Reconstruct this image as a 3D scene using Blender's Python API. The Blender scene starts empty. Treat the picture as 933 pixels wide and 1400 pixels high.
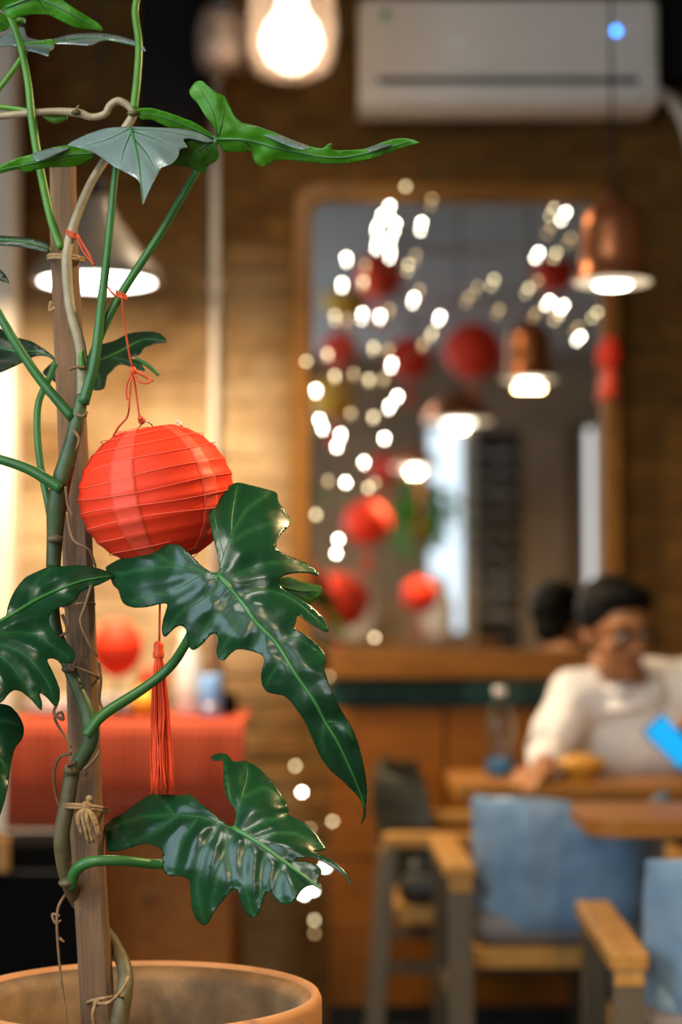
import bpy, bmesh, math, random
from mathutils import Vector, Matrix, Euler, noise
from mathutils.geometry import delaunay_2d_cdt
random.seed(7)
SC = bpy.context.scene
COL = SC.collection

# ------------------------------------------------------------------ camera
F = 2721.0                                   # 70 mm on a 24 mm wide frame, in pixels of 933
PITCH = math.atan(119 / F)
H = 1.20
cam_d = bpy.data.cameras.new('camera'); cam = bpy.data.objects.new('camera', cam_d); COL.objects.link(cam)
cam.location = (0, 0, H); cam.rotation_euler = (math.pi / 2 + PITCH, 0, 0)
cam_d.sensor_fit = 'HORIZONTAL'; cam_d.sensor_width = 24; cam_d.lens = 70; cam_d.clip_start = 0.05
cam_d.dof.use_dof = True; cam_d.dof.focus_distance = 2.035; cam_d.dof.aperture_fstop = 2.75
SC.camera = cam

# ------------------------------------------------------------------ world, light, exposure
w = bpy.data.worlds.new('world'); SC.world = w; w.use_nodes = True
w.node_tree.nodes['Background'].inputs[0].default_value = (0.55, 0.68, 0.9, 1)
w.node_tree.nodes['Background'].inputs[1].default_value = 0.6
SC.view_settings.view_transform = 'Standard'
try: SC.view_settings.look = 'None'
except Exception: pass
SC.view_settings.gamma = 1.0
SC.view_settings.use_curve_mapping = False
SC.view_settings.exposure = 0.12
SC.cycles.use_denoising = True
SC.cycles.use_adaptive_sampling = False
SC.cycles.sample_clamp_indirect = 6.0
SC.cycles.max_bounces = 8

def area(name, loc, target, sx, sy, power, color):
    d = bpy.data.lights.new(name, 'AREA'); d.shape = 'RECTANGLE'; d.size = sx; d.size_y = sy
    d.energy = power; d.color = color
    o = bpy.data.objects.new(name, d); COL.objects.link(o); o.location = loc
    o.rotation_euler = (Vector(target) - Vector(loc)).to_track_quat('-Z', 'Y').to_euler()
    return o
def point(name, loc, power, color, r=0.04):
    d = bpy.data.lights.new(name, 'POINT'); d.energy = power; d.color = color; d.shadow_soft_size = r
    o = bpy.data.objects.new(name, d); COL.objects.link(o); o.location = loc
    return o
WARM = (1.0, 0.66, 0.30)
COOL = (0.74, 0.87, 1.0)
area('daylight_side_window', (-2.54, 0.3, 1.92), (0, 0.3, 1.92), 2.5, 1.95, 80, (.66, .85, 1.0))      # daylight in the side window
area('daylight_rear_window', (-1.5, -4.42, 1.75), (-1.5, 0, 1.6), 2.0, 1.7, 95, COOL)   # daylight in the rear window

area('daylight_narrow_window', (.83, -4.46, 1.75), (.83, 0, 1.75), .26, 1.6, 1.5, (.80, .93, 1.0))  # also puts in the brightness of the white column beside this window
area('added_slit_light', (1.98, -4.46, 1.75), (1.98, 0, 1.75), .05, 1.6, .28, (1.0, .93, .82))  # made-up slit of light for a bright pale strip in the mirror
FILL_PANELS = ((-.98, .75, 40), (-1.60, -1.55, 24))
for x_, y_, pw_ in FILL_PANELS:                                # added fill from unseen panels, brightening leaves and lantern
    area('fill_panel_light', (x_, y_, 3.045), (x_, y_ + .01, 0), 1.16, .56, pw_, (1.0, .93, .82))
# ------------------------------------------------------------------ helpers
def P(px, py, Y):
    dx = (px - 466.5) / F; dy = (700 - py) / F
    fy = math.cos(PITCH) - dy * math.sin(PITCH); fz = math.sin(PITCH) + dy * math.cos(PITCH)
    t = Y / fy
    return Vector((dx * t, Y, H + fz * t))
def ray(px, py):
    v = P(px, py, 1.0) - Vector((0, 0, H)); return v.normalized()

def tag(o, label=None, cat=None, group=None, kind=None):
    if label: o['label'] = label
    if cat: o['category'] = cat
    if group: o['group'] = group
    if kind: o['kind'] = kind
    return o
def empty(name, loc, label, cat, group=None, rz=0):
    o = bpy.data.objects.new(name, None); COL.objects.link(o)
    o.location = loc; o.rotation_euler = (0, 0, rz); o.empty_display_size = 0.05
    return tag(o, label, cat, group)

def spline(pts, n=8, closed=False):
    pts = [Vector(p) for p in pts]; N = len(pts); out = []
    rng = range(N if closed else N - 1)
    for i in rng:
        p1 = pts[i]; p2 = pts[(i + 1) % N]
        p0 = pts[(i - 1) % N] if (closed or i > 0) else p1 * 2 - p2
        p3 = pts[(i + 2) % N] if (closed or i + 2 < N) else p2 * 2 - p1
        for k in range(n):
            t = k / n; t2 = t * t; t3 = t2 * t
            out.append(0.5 * ((2 * p1) + (p2 - p0) * t + (2 * p0 - 5 * p1 + 4 * p2 - p3) * t2 + (3 * p1 - p0 - 3 * p2 + p3) * t3))
    if not closed: out.append(pts[-1])
    return out

class MB:
    def __init__(s): s.v = []; s.f = []
    def quad_strip(s, rings, closed=True):
        pass
    def box(s, c, size, rot=None):
        b = len(s.v); c = Vector(c)
        for dx in (-.5, .5):
            for dy in (-.5, .5):
                for dz in (-.5, .5):
                    q = Vector((dx * size[0], dy * size[1], dz * size[2]))
                    if rot is not None: q = rot @ q
                    s.v.append(c + q)
        for f in ((0,1,3,2),(4,6,7,5),(0,4,5,1),(2,3,7,6),(0,2,6,4),(1,5,7,3)): s.f.append([b + i for i in f])
        return s
    def bar(s, a, b_, wx, wy, up=(0, 0, 1)):
        a = Vector(a); b_ = Vector(b_); d = (b_ - a); L = d.length; z = d / L
        u = Vector(up); x = u.cross(z)
        if x.length < 1e-4: x = Vector((1, 0, 0)).cross(z)
        if x.length < 1e-4: x = Vector((0, 1, 0)).cross(z)
        x.normalize(); y = z.cross(x)
        return s.box((a + b_) / 2, (wx, wy, L), Matrix((x, y, z)).transposed())
    def tube(s, path, r, n=8, cap=True, flat=1.0):
        path = [Vector(p) for p in path]; m = len(path)
        rr = r if isinstance(r, (list, tuple)) else [r] * m
        if len(rr) != m:
            rr = [rr[min(int(i / (m - 1) * (len(rr) - 1)), len(rr) - 2)] * (1 - ((i / (m - 1) * (len(rr) - 1)) - min(int(i / (m - 1) * (len(rr) - 1)), len(rr) - 2)))
                  + rr[min(int(i / (m - 1) * (len(rr) - 1)), len(rr) - 2) + 1] * ((i / (m - 1) * (len(rr) - 1)) - min(int(i / (m - 1) * (len(rr) - 1)), len(rr) - 2)) for i in range(m)]
        b = len(s.v); nx = None
        for i in range(m):
            t = (path[min(i + 1, m - 1)] - path[max(i - 1, 0)])
            if t.length < 1e-9: t = Vector((0, 0, 1))
            t.normalize()
            if nx is None:
                nx = t.orthogonal().normalized()
            nx = (nx - t * nx.dot(t))
            if nx.length < 1e-6: nx = t.orthogonal()
            nx.normalize(); ny = t.cross(nx)
            for k in range(n):
                a = 2 * math.pi * k / n
                s.v.append(path[i] + (nx * math.cos(a) + ny * math.sin(a) * flat) * rr[i])
        for i in range(m - 1):
            for k in range(n):
                k2 = (k + 1) % n
                s.f.append([b + i * n + k, b + i * n + k2, b + (i + 1) * n + k2, b + (i + 1) * n + k])
        if cap:
            s.f.append([b + k for k in range(n)][::-1]); s.f.append([b + (m - 1) * n + k for k in range(n)])
        return s
    def lathe(s, prof, c=(0, 0, 0), n=32, mod=None, M=None, closed=False, cap=True):
        b = len(s.v); c = Vector(c)
        for i, (r, z) in enumerate(prof):
            for k in range(n):
                a = 2 * math.pi * k / n
                rr = r * (mod(a, z) if mod else 1)
                q = Vector((rr * math.cos(a), rr * math.sin(a), z))
                if M is not None: q = M @ q
                s.v.append(c + q)
        m = len(prof)
        for i in range(m if closed else m - 1):
            j = (i + 1) % m
            for k in range(n):
                k2 = (k + 1) % n
                s.f.append([b + i * n + k, b + i * n + k2, b + j * n + k2, b + j * n + k])
        if not closed and cap:
            if prof[0][0] > 1e-6: s.f.append([b + k for k in range(n)][::-1])
            if prof[-1][0] > 1e-6: s.f.append([b + (m - 1) * n + k for k in range(n)])
        return s
    def ball(s, c, r, n=16, m=10, M=None):
        r = r if isinstance(r, (tuple, list)) else (r, r, r)
        b = len(s.v); c = Vector(c)
        def add(q):
            q = Vector((q[0] * r[0], q[1] * r[1], q[2] * r[2]))
            if M is not None: q = M @ q
            s.v.append(c + q)
        add((0, 0, -1))
        for i in range(1, m):
            ph = -math.pi / 2 + math.pi * i / m
            for k in range(n):
                a = 2 * math.pi * k / n
                add((math.cos(ph) * math.cos(a), math.cos(ph) * math.sin(a), math.sin(ph)))
        add((0, 0, 1)); top = len(s.v) - 1
        for k in range(n):
            k2 = (k + 1) % n
            s.f.append([b, b + 1 + k2, b + 1 + k]); s.f.append([top, b + 1 + (m - 2) * n + k, b + 1 + (m - 2) * n + k2])
            for i in range(m - 2):
                s.f.append([b + 1 + i * n + k, b + 1 + i * n + k2, b + 1 + (i + 1) * n + k2, b + 1 + (i + 1) * n + k])
        return s
    def prism(s, poly, axis_pt, y0, y1):
        """poly of (x,z), extruded from y0 to y1"""
        b = len(s.v); n = len(poly)
        for y in (y0, y1):
            for x, z in poly: s.v.append(Vector((x, y, z)))
        s.f.append([b + i for i in range(n)]); s.f.append([b + n + i for i in range(n)][::-1])
        for i in range(n):
            j = (i + 1) % n; s.f.append([b + j, b + i, b + n + i, b + n + j])
        return s
    def mesh(s, name, smooth=True):
        me = bpy.data.meshes.new(name); me.from_pydata([tuple(v) for v in s.v], [], s.f)
        bm = bmesh.new(); bm.from_mesh(me); bmesh.ops.recalc_face_normals(bm, faces=bm.faces); bm.to_mesh(me); bm.free()
        if smooth: me.polygons.foreach_set('use_smooth', [True] * len(me.polygons))
        me.update(); return me
    def build(s, name, mat, parent=None, smooth=True, bevel=0, local=False, kind=None, label=None):
        return link(name, s.mesh(name, smooth), mat, parent, bevel, local, kind, label)

def link(name, me, mat, parent=None, bevel=0, local=False, kind=None, label=None):
    o = bpy.data.objects.new(name, me); COL.objects.link(o)
    if mat is not None and len(me.materials) == 0: me.materials.append(mat)
    if parent is not None:
        o.parent = parent
        if not local:
            if parent.parent is not None and parent.type == 'MESH':
                base = parent.parent.location if parent.get('_w', 0) else Vector((0, 0, 0))
            o.matrix_parent_inverse = Matrix.Identity(4)
            # parts written in world coordinates: cancel the root's placement
            root = parent
            if root.parent is None:
                o.matrix_parent_inverse = Matrix.Translation(-root.location)
    if bevel:
        m = o.modifiers.new('bevel', 'BEVEL'); m.width = bevel; m.segments = 2; m.limit_method = 'ANGLE'
    if kind: o['kind'] = kind
    if label: o['label'] = label
    return o

def dup(o, parent=None):
    c = o.copy(); COL.objects.link(c); c.parent = parent
    for ch in list(o.children): dup(ch, c)
    return c

# ------------------------------------------------------------------ materials
def mat(name, base=(.5, .5, .5), rough=.5, metal=0, spec=.5, noise_amt=0, noise_scale=20, col2=None, bump=0, bump_scale=None,
        emit=None, estr=0, trans=0, ior=1.45, coat=0, sheen=0, translucent=0, objrand=0, stretch=None, alpha=1):
    m = bpy.data.materials.new(name); m.use_nodes = True; nt = m.node_tree; N = nt.nodes; L = nt.links
    b = N['Principled BSDF']; out = N['Material Output']
    b.inputs['Base Color'].default_value = (*base, 1); b.inputs['Roughness'].default_value = rough
    b.inputs['Metallic'].default_value = metal; b.inputs['Specular IOR Level'].default_value = spec
    b.inputs['IOR'].default_value = ior; b.inputs['Transmission Weight'].default_value = trans
    b.inputs['Coat Weight'].default_value = coat; b.inputs['Coat Roughness'].default_value = .12
    b.inputs['Sheen Weight'].default_value = sheen
    if emit: b.inputs['Emission Color'].default_value = (*emit, 1); b.inputs['Emission Strength'].default_value = estr
    csock = None
    if noise_amt or bump:
        tc = N.new('ShaderNodeTexCoord'); mp = N.new('ShaderNodeMapping'); L.new(tc.outputs['Object'], mp.inputs[0])
        if stretch: mp.inputs['Scale'].default_value = stretch
        nz = N.new('ShaderNodeTexNoise'); nz.inputs['Scale'].default_value = noise_scale; nz.inputs['Detail'].default_value = 5
        L.new(mp.outputs[0], nz.inputs['Vector'])
    if noise_amt or objrand:
        mix = N.new('ShaderNodeMix'); mix.data_type = 'RGBA'
        c2 = col2 or tuple(c * .5 for c in base)
        mix.inputs['A'].default_value = (*base, 1); mix.inputs['B'].default_value = (*c2, 1)
        if noise_amt:
            rp = N.new('ShaderNodeMapRange'); rp.inputs['From Min'].default_value = .35; rp.inputs['From Max'].default_value = .68
            rp.inputs['To Max'].default_value = noise_amt
            L.new(nz.outputs[0], rp.inputs[0]); f = rp.outputs[0]
            if objrand:
                oi = N.new('ShaderNodeObjectInfo'); ad = N.new('ShaderNodeMath'); ad.operation = 'MULTIPLY_ADD'; ad.use_clamp = True
                L.new(oi.outputs['Random'], ad.inputs[0]); ad.inputs[1].default_value = objrand; L.new(f, ad.inputs[2]); f = ad.outputs[0]
        else:
            oi = N.new('ShaderNodeObjectInfo'); f = oi.outputs['Random']
        L.new(f, mix.inputs['Factor']); L.new(mix.outputs['Result'], b.inputs['Base Color']); csock = mix.outputs['Result']
    if bump:
        bp = N.new('ShaderNodeBump'); bp.inputs['Strength'].default_value = bump; bp.inputs['Distance'].default_value = .004
        if bump_scale:
            n2 = N.new('ShaderNodeTexNoise'); n2.inputs['Scale'].default_value = bump_scale; n2.inputs['Detail'].default_value = 4
            L.new(mp.outputs[0], n2.inputs['Vector']); L.new(n2.outputs[0], bp.inputs['Height'])
        else: L.new(nz.outputs[0], bp.inputs['Height'])
        L.new(bp.outputs[0], b.inputs['Normal'])
    if translucent:
        tr = N.new('ShaderNodeBsdfTranslucent'); tr.inputs[0].default_value = (*base, 1)
        if csock is not None: L.new(csock, tr.inputs[0])
        ms = N.new('ShaderNodeMixShader'); ms.inputs[0].default_value = translucent
        L.new(b.outputs[0], ms.inputs[1]); L.new(tr.outputs[0], ms.inputs[2]); L.new(ms.outputs[0], out.inputs[0])
    return m

def leaf_mat(name, base, vein, rough, translucent, base2, spec=.5, coat=0.0):
    m = mat(name, base, rough, spec=spec, translucent=translucent, noise_amt=.7, noise_scale=14, col2=base2, bump=.06, bump_scale=90, coat=coat)
    nt = m.node_tree; N = nt.nodes; L = nt.links
    at = N.new('ShaderNodeAttribute'); at.attribute_name = 'vein'
    mx = N.new('ShaderNodeMix'); mx.data_type = 'RGBA'; mx.inputs['B'].default_value = (*vein, 1)
    src = [n for n in N if n.type == 'MIX'][0]
    L.new(src.outputs['Result'], mx.inputs['A']); 
    L.new(at.outputs['Fac'], mx.inputs['Factor']); L.new(mx.outputs['Result'], N['Principled BSDF'].inputs['Base Color'])
    return m
M = {}
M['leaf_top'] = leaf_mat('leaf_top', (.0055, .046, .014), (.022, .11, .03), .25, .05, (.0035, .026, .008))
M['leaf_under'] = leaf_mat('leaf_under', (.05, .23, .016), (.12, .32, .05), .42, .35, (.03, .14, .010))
M['leaf_sheen'] = leaf_mat('leaf_sheen', (.145, .205, .185), (.20, .28, .23), .24, .05, (.11, .165, .15), spec=1.0, coat=.6)  # pale base stands in for light reflected off the glossy leaf top
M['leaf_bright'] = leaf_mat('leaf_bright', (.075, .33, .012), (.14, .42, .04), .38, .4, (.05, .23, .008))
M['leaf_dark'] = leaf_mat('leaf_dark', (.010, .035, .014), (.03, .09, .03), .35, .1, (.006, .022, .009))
M['midrib'] = mat('midrib_green', (.045, .18, .045), .35, noise_amt=.5, noise_scale=60, col2=(.04, .16, .04))
M['vein'] = mat('vein_green', (.018, .09, .025), .33, noise_amt=.4, noise_scale=60, col2=(.02, .09, .03))
M['petiole'] = mat('petiole_green', (.035, .15, .03), .36, noise_amt=.8, noise_scale=25, col2=(.02, .09, .025))
M['petiole_lime'] = mat('petiole_lime', (.075, .22, .02), .36, noise_amt=.8, noise_scale=25, col2=(.04, .14, .015))
M['vine_pale'] = mat('vine_pale', (.36, .29, .18), .42, noise_amt=.9, noise_scale=40, col2=(.20, .17, .09), bump=.3)
M['vine'] = mat('vine_brown', (.13, .115, .05), .5, noise_amt=1, noise_scale=35, col2=(.07, .05, .022), bump=.5)
M['vine_green'] = mat('vine_green', (.06, .11, .04), .45, noise_amt=1, noise_scale=35, col2=(.035, .055, .02), bump=.4)
M['root'] = mat('aerial_root', (.22, .13, .06), .7, noise_amt=.8, noise_scale=80, col2=(.10, .055, .025))
M['stake'] = mat('stake_wood', (.22, .118, .052), .68, noise_amt=1, noise_scale=10, col2=(.11, .062, .03), bump=.5, bump_scale=25, stretch=(6, 6, .5))
M['twine'] = mat('twine_jute', (.36, .23, .10), .85, noise_amt=.8, noise_scale=150, col2=(.20, .12, .05), bump=.8)
M['terracotta'] = mat('terracotta', (.56, .265, .105), .75, noise_amt=.9, noise_scale=9, col2=(.40, .185, .07), bump=.35, bump_scale=60)
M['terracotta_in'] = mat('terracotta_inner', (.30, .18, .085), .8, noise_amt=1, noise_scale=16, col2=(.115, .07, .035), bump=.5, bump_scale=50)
M['soil'] = mat('soil', (.035, .022, .014), .95, noise_amt=1, noise_scale=60, col2=(.015, .01, .007), bump=1)
M['paper_red'] = mat('lantern_paper', (.93, .070, .022), .55, spec=.3, noise_amt=.5, noise_scale=9, col2=(.88, .050, .015), translucent=.38, bump=.25, bump_scale=45)
M['paper_band'] = mat('lantern_paper_overlap', (.95, .11, .055), .5, spec=.35, noise_amt=.6, noise_scale=12, col2=(.92, .08, .04), translucent=.22, bump=.4, bump_scale=45)
M['rib'] = mat('lantern_rib', (.93, .15, .085), .5, noise_amt=.3, noise_scale=30)
M['string_red'] = mat('string_red', (.62, .085, .022), .6, noise_amt=.6, noise_scale=90)
M['tassel'] = mat('tassel_silk', (.95, .09, .010), .40, spec=.5, noise_amt=.6, noise_scale=60, col2=(.7, .04, .008), sheen=.3, translucent=.2)
M['wire'] = mat('steel_wire', (.5, .5, .5), .3, metal=1)

# setting
def limewash(m):
    nt = m.node_tree; N = nt.nodes; L = nt.links
    g = N.new('ShaderNodeNewGeometry'); nz = N.new('ShaderNodeTexNoise'); nz.inputs['Scale'].default_value = 2.3; nz.inputs['Detail'].default_value = 4
    L.new(g.outputs['Position'], nz.inputs['Vector'])
    sx = N.new('ShaderNodeSeparateXYZ'); L.new(g.outputs['Position'], sx.inputs[0])
    # old lime wash on the lower left of the wall, with a ragged edge
    ax = N.new('ShaderNodeMapRange'); ax.inputs['From Min'].default_value = -.10; ax.inputs['From Max'].default_value = -.24; L.new(sx.outputs['X'], ax.inputs[0])
    az = N.new('ShaderNodeMapRange'); az.inputs['From Min'].default_value = 2.25; az.inputs['From Max'].default_value = 1.85; L.new(sx.outputs['Z'], az.inputs[0])
    mu = N.new('ShaderNodeMath'); mu.operation = 'MULTIPLY'; L.new(ax.outputs[0], mu.inputs[0]); L.new(az.outputs[0], mu.inputs[1])
    nr = N.new('ShaderNodeMapRange'); nr.inputs['From Min'].default_value = .30; nr.inputs['From Max'].default_value = .62; L.new(nz.outputs[0], nr.inputs[0])
    m2 = N.new('ShaderNodeMath'); m2.operation = 'MULTIPLY'; L.new(mu.outputs[0], m2.inputs[0]); L.new(nr.outputs[0], m2.inputs[1])
    m3 = N.new('ShaderNodeMath'); m3.operation = 'MULTIPLY'; m3.inputs[1].default_value = .85; L.new(m2.outputs[0], m3.inputs[0])
    mx = N.new('ShaderNodeMix'); mx.data_type = 'RGBA'; mx.inputs['B'].default_value = (.50, .37, .21, 1)
    src = [n for n in N if n.type == 'MIX'][0]
    L.new(src.outputs['Result'], mx.inputs['A']); L.new(m3.outputs[0], mx.inputs['Factor']); L.new(mx.outputs['Result'], N['Principled BSDF'].inputs['Base Color'])
    return m
M['brick'] = limewash(mat('brick', (.158, .070, .013), .85, spec=.2, noise_amt=.6, noise_scale=9, col2=(.075, .032, .006), objrand=.45, bump=.8, bump_scale=40))
M['mortar'] = limewash(mat('mortar', (.135, .076, .018), .95, spec=.2, noise_amt=.8, noise_scale=18, col2=(.08, .044, .011), bump=.6))
M['plaster'] = mat('plaster', (.36, .27, .18), .9, noise_amt=.6, noise_scale=3, col2=(.26, .19, .12), bump=.2)
M['ceiling'] = mat('ceiling_grey', (.34, .33, .31), .9, noise_amt=.5, noise_scale=3, col2=(.26, .25, .24))
M['floor'] = mat('floor_dark', (.028, .02, .013), .5, noise_amt=.8, noise_scale=6, col2=(.016, .011, .008))
M['cream'] = mat('cream_paint', (.62, .55, .45), .6, noise_amt=.3, noise_scale=5)
M['wood_gold'] = mat('wood_golden', (.19, .080, .006), .48, spec=.25, noise_amt=.9, noise_scale=9, col2=(.12, .046, .004), stretch=(6, 6, 1), bump=.15)
M['wood_ledge'] = mat('wood_ledge', (.18, .068, .004), .48, spec=.25, noise_amt=.9, noise_scale=9, col2=(.12, .038, .002), stretch=(1, 6, 6))
M['wood_panel'] = mat('wood_panel', (.20, .064, .003), .5, spec=.2, noise_amt=.9, noise_scale=7, col2=(.14, .043, .002), stretch=(1, 6, 6))
M['wood_brown'] = mat('wood_brown', (.27, .098, .012), .5, spec=.2, noise_amt=.9, noise_scale=7, col2=(.20, .058, .007), stretch=(1, 6, 6))
M['wood_arm'] = mat('wood_arm', (.48, .25, .062), .42, spec=.35, noise_amt=.9, noise_scale=12, col2=(.33, .155, .036), stretch=(6, 1, 6))
M['wood_table'] = mat('wood_table', (.34, .140, .022), .42, spec=.3, noise_amt=.9, noise_scale=8, col2=(.24, .092, .014), stretch=(1, 6, 6))
M['tile'] = mat('green_tile', (.012, .075, .052), .15, noise_amt=.5, noise_scale=4, col2=(.005, .022, .018), objrand=.5)
M['grout'] = mat('grout_dark', (.02, .02, .018), .9)
M['mirror'] = mat('mirror_glass', (.82, .82, .80), .015, metal=1)
M['white_plastic'] = mat('white_plastic', (.66, .61, .53), .45, noise_amt=.15, noise_scale=3)
M['black'] = mat('black_matte', (.004, .004, .004), .7, spec=.15)
M['black_gloss'] = mat('black_lacquer', (.003, .003, .003), .7, spec=.05)
M['dark_slot'] = mat('dark_slot', (.02, .018, .015), .7)
M['copper'] = mat('copper', (.56, .20, .075), .33, metal=.85, noise_amt=.3, noise_scale=8, col2=(.40, .14, .05))
M['shade_cream'] = mat('shade_enamel', (.26, .20, .14), .4)
M['shade_white'] = mat('shade_inner_white', (.85, .82, .75), .5)
M['cord'] = mat('black_cord', (.012, .010, .009), .6)
M['leg_lit_grey'] = mat('leg_grey', (.125, .098, .064), .5, metal=.2, noise_amt=.3, noise_scale=10)  # lit copy of the dark leg colour, for the near legs
M['leg_dark'] = mat('leg_dark', (.075, .052, .022), .5, noise_amt=.5, noise_scale=10)
M['blue_vinyl'] = mat('blue_vinyl', (.19, .31, .45), .36, noise_amt=.4, noise_scale=4, col2=(.13, .23, .36), bump=.2)
M['grey_vinyl'] = mat('grey_seat_edge', (.16, .15, .16), .5)
M['dark_vinyl'] = mat('dark_vinyl', (.022, .022, .014), .5)
M['skin'] = mat('skin', (.40, .17, .065), .48, noise_amt=.4, noise_scale=14, col2=(.33, .13, .05))
M['hair'] = mat('hair_black', (.004, .0035, .003), .6, spec=.12, bump=.6, bump_scale=90)
M['shirt'] = mat('shirt_white', (.80, .77, .72), .8, noise_amt=.25, noise_scale=8, col2=(.66, .63, .60), bump=.8, bump_scale=10)
M['trousers'] = mat('trousers_dark', (.03, .03, .035), .8)
M['lens_glass'] = mat('spectacle_lens', (.9, .9, .9), .02, trans=1.0, ior=1.1)
M['lip'] = mat('lip', (.32, .10, .06), .5)
M['eye'] = mat('eye_white', (.6, .57, .52), .2)
M['iris'] = mat('iris_dark', (.02, .012, .008), .2)
M['phone'] = mat('phone_screen', (.02, .25, .6), .3, emit=(.0, .40, .85), estr=.85)
M['bottle'] = mat('bottle_plastic', (.80, .90, .87), .03, trans=1.0, ior=1.33)
M['bottle_blue'] = mat('bottle_blue_base', (.06, .25, .55), .3)
M['juice'] = mat('orange_juice', (.75, .33, .01), .3)
M['bread'] = mat('orange_bowl', (.62, .29, .03), .5, noise_amt=.4, noise_scale=12)
M['glass'] = mat('lamp_glass', (1.0, .84, .70), .10, trans=.86, ior=1.35)
M['bulb_hot'] = mat('bulb_hot', (1, 1, 1), .5, emit=(1, .93, .82), estr=16)
M['lamp_disc'] = mat('lamp_diffuser', (1, 1, 1), .5, emit=(1, .95, .88), estr=9)
M['lamp_disc2'] = mat('lamp_diffuser_warm', (1, 1, 1), .5, emit=(1, .80, .50), estr=.85)
M['lamp_core'] = mat('lamp_core', (1, 1, 1), .5, emit=(1, .93, .80), estr=14)
M['led_hi'] = mat('fairy_bright', (1, 1, 1), .5, emit=(1, .93, .78), estr=30)
M['led_mid'] = mat('fairy_medium', (1, 1, 1), .5, emit=(1, .80, .44), estr=6.5)
M['led_low'] = mat('fairy_dim', (1, 1, 1), .5, emit=(1, .66, .25), estr=2.5)  # extra dim bulbs, mostly standing in for mirror reflections of bright ones
M['led_blue'] = mat('status_light_blue', (.05, .2, .8), .5, emit=(.03, .25, 1), estr=11)
M['led_wire'] = mat('fairy_wire', (.10, .07, .03), .5)
M['blue_can'] = mat('pale_blue_tin', (.20, .40, .72), .35)
M['yellow'] = mat('yellow_fruit', (.85, .42, .02), .45, noise_amt=.3, noise_scale=20)
M['porcelain'] = mat('porcelain', (.74, .69, .62), .25)
M['green_sticker'] = mat('green_sticker', (.03, .22, .05), .5)
M['grey_print'] = mat('grey_print', (.72, .70, .70), .35)
M['chalk'] = mat('chalk', (.72, .70, .66), .9)
M['chalkboard'] = mat('chalkboard', (.022, .018, .014), .8, noise_amt=.6, noise_scale=4, col2=(.05, .045, .04))
M['foliage'] = mat('foliage', (.10, .34, .04), .5, translucent=.3, noise_amt=.6, noise_scale=8, col2=(.03, .12, .02))
M['window_pane'] = mat('window_pane', (.9, .95, 1), .05, trans=1.0, ior=1.05)

def cloth_check():
    m = mat('red_check_cloth', (.42, .045, .015), .85)
    nt = m.node_tree; N = nt.nodes; L = nt.links
    tc = N.new('ShaderNodeTexCoord'); sp = N.new('ShaderNodeSeparateXYZ'); L.new(tc.outputs['Object'], sp.inputs[0])
    def band(sock):
        a = N.new('ShaderNodeMath'); a.operation = 'MULTIPLY'; a.inputs[1].default_value = 1 / .024; L.new(sock, a.inputs[0])
        b = N.new('ShaderNodeMath'); b.operation = 'FRACT'; L.new(a.outputs[0], b.inputs[0])
        c = N.new('ShaderNodeMath'); c.operation = 'GREATER_THAN'; c.inputs[1].default_value = .5; L.new(b.outputs[0], c.inputs[0]); return c.outputs[0]
    ad = N.new('ShaderNodeMath'); ad.operation = 'ADD'; L.new(band(sp.outputs['X']), ad.inputs[0]); L.new(band(sp.outputs['Z']), ad.inputs[1])
    hf = N.new('ShaderNodeMath'); hf.operation = 'MULTIPLY'; hf.inputs[1].default_value = .5; L.new(ad.outputs[0], hf.inputs[0])
    mx = N.new('ShaderNodeMix'); mx.data_type = 'RGBA'; mx.inputs['A'].default_value = (.42, .052, .008, 1); mx.inputs['B'].default_value = (.16, .016, .004, 1)
    L.new(hf.outputs[0], mx.inputs['Factor']); L.new(mx.outputs['Result'], N['Principled BSDF'].inputs['Base Color'])
    return m
M['check'] = cloth_check()

# ================================================================== THE ROOM
W = 5.70
X0, X1, YB, ZC = -2.6, 2.8, -4.5, 3.1
def struct(name, mb, m, bevel=0, smooth=False):
    o = mb.build(name, M[m], None, smooth, bevel); o['kind'] = 'structure'; return o
struct('floor', MB().box(((X0 + X1) / 2, (YB + W) / 2, -.05), (X1 - X0 + .4, W - YB + .4, .1)), 'floor')
struct('ceiling', MB().box(((X0 + X1) / 2, (YB + W) / 2, ZC + .05), (X1 - X0 + .4, W - YB + .4, .1)), 'ceiling')
wall_back = struct('wall_back', MB().box(((X0 + X1) / 2, W + .06, ZC / 2), (X1 - X0, .12, ZC)), 'mortar')
struct('wall_right', MB().box((X1 + .06, (YB + W) / 2, ZC / 2), (.12, W - YB, ZC)), 'plaster')
# left wall with a window opening  y -1.0..1.6, z .9..2.95
wl = MB()
wl.box((X0 - .06, (YB - 1.0) / 2, ZC / 2), (.12, -1.0 - YB, ZC)); wl.box((X0 - .06, (1.6 + W) / 2, ZC / 2), (.12, W - 1.6, ZC))
wl.box((X0 - .06, .3, .45), (.12, 2.6, .9)); wl.box((X0 - .06, .3, (2.95 + ZC) / 2), (.12, 2.6, ZC - 2.95))
struct('wall_left', wl, 'plaster')
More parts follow.
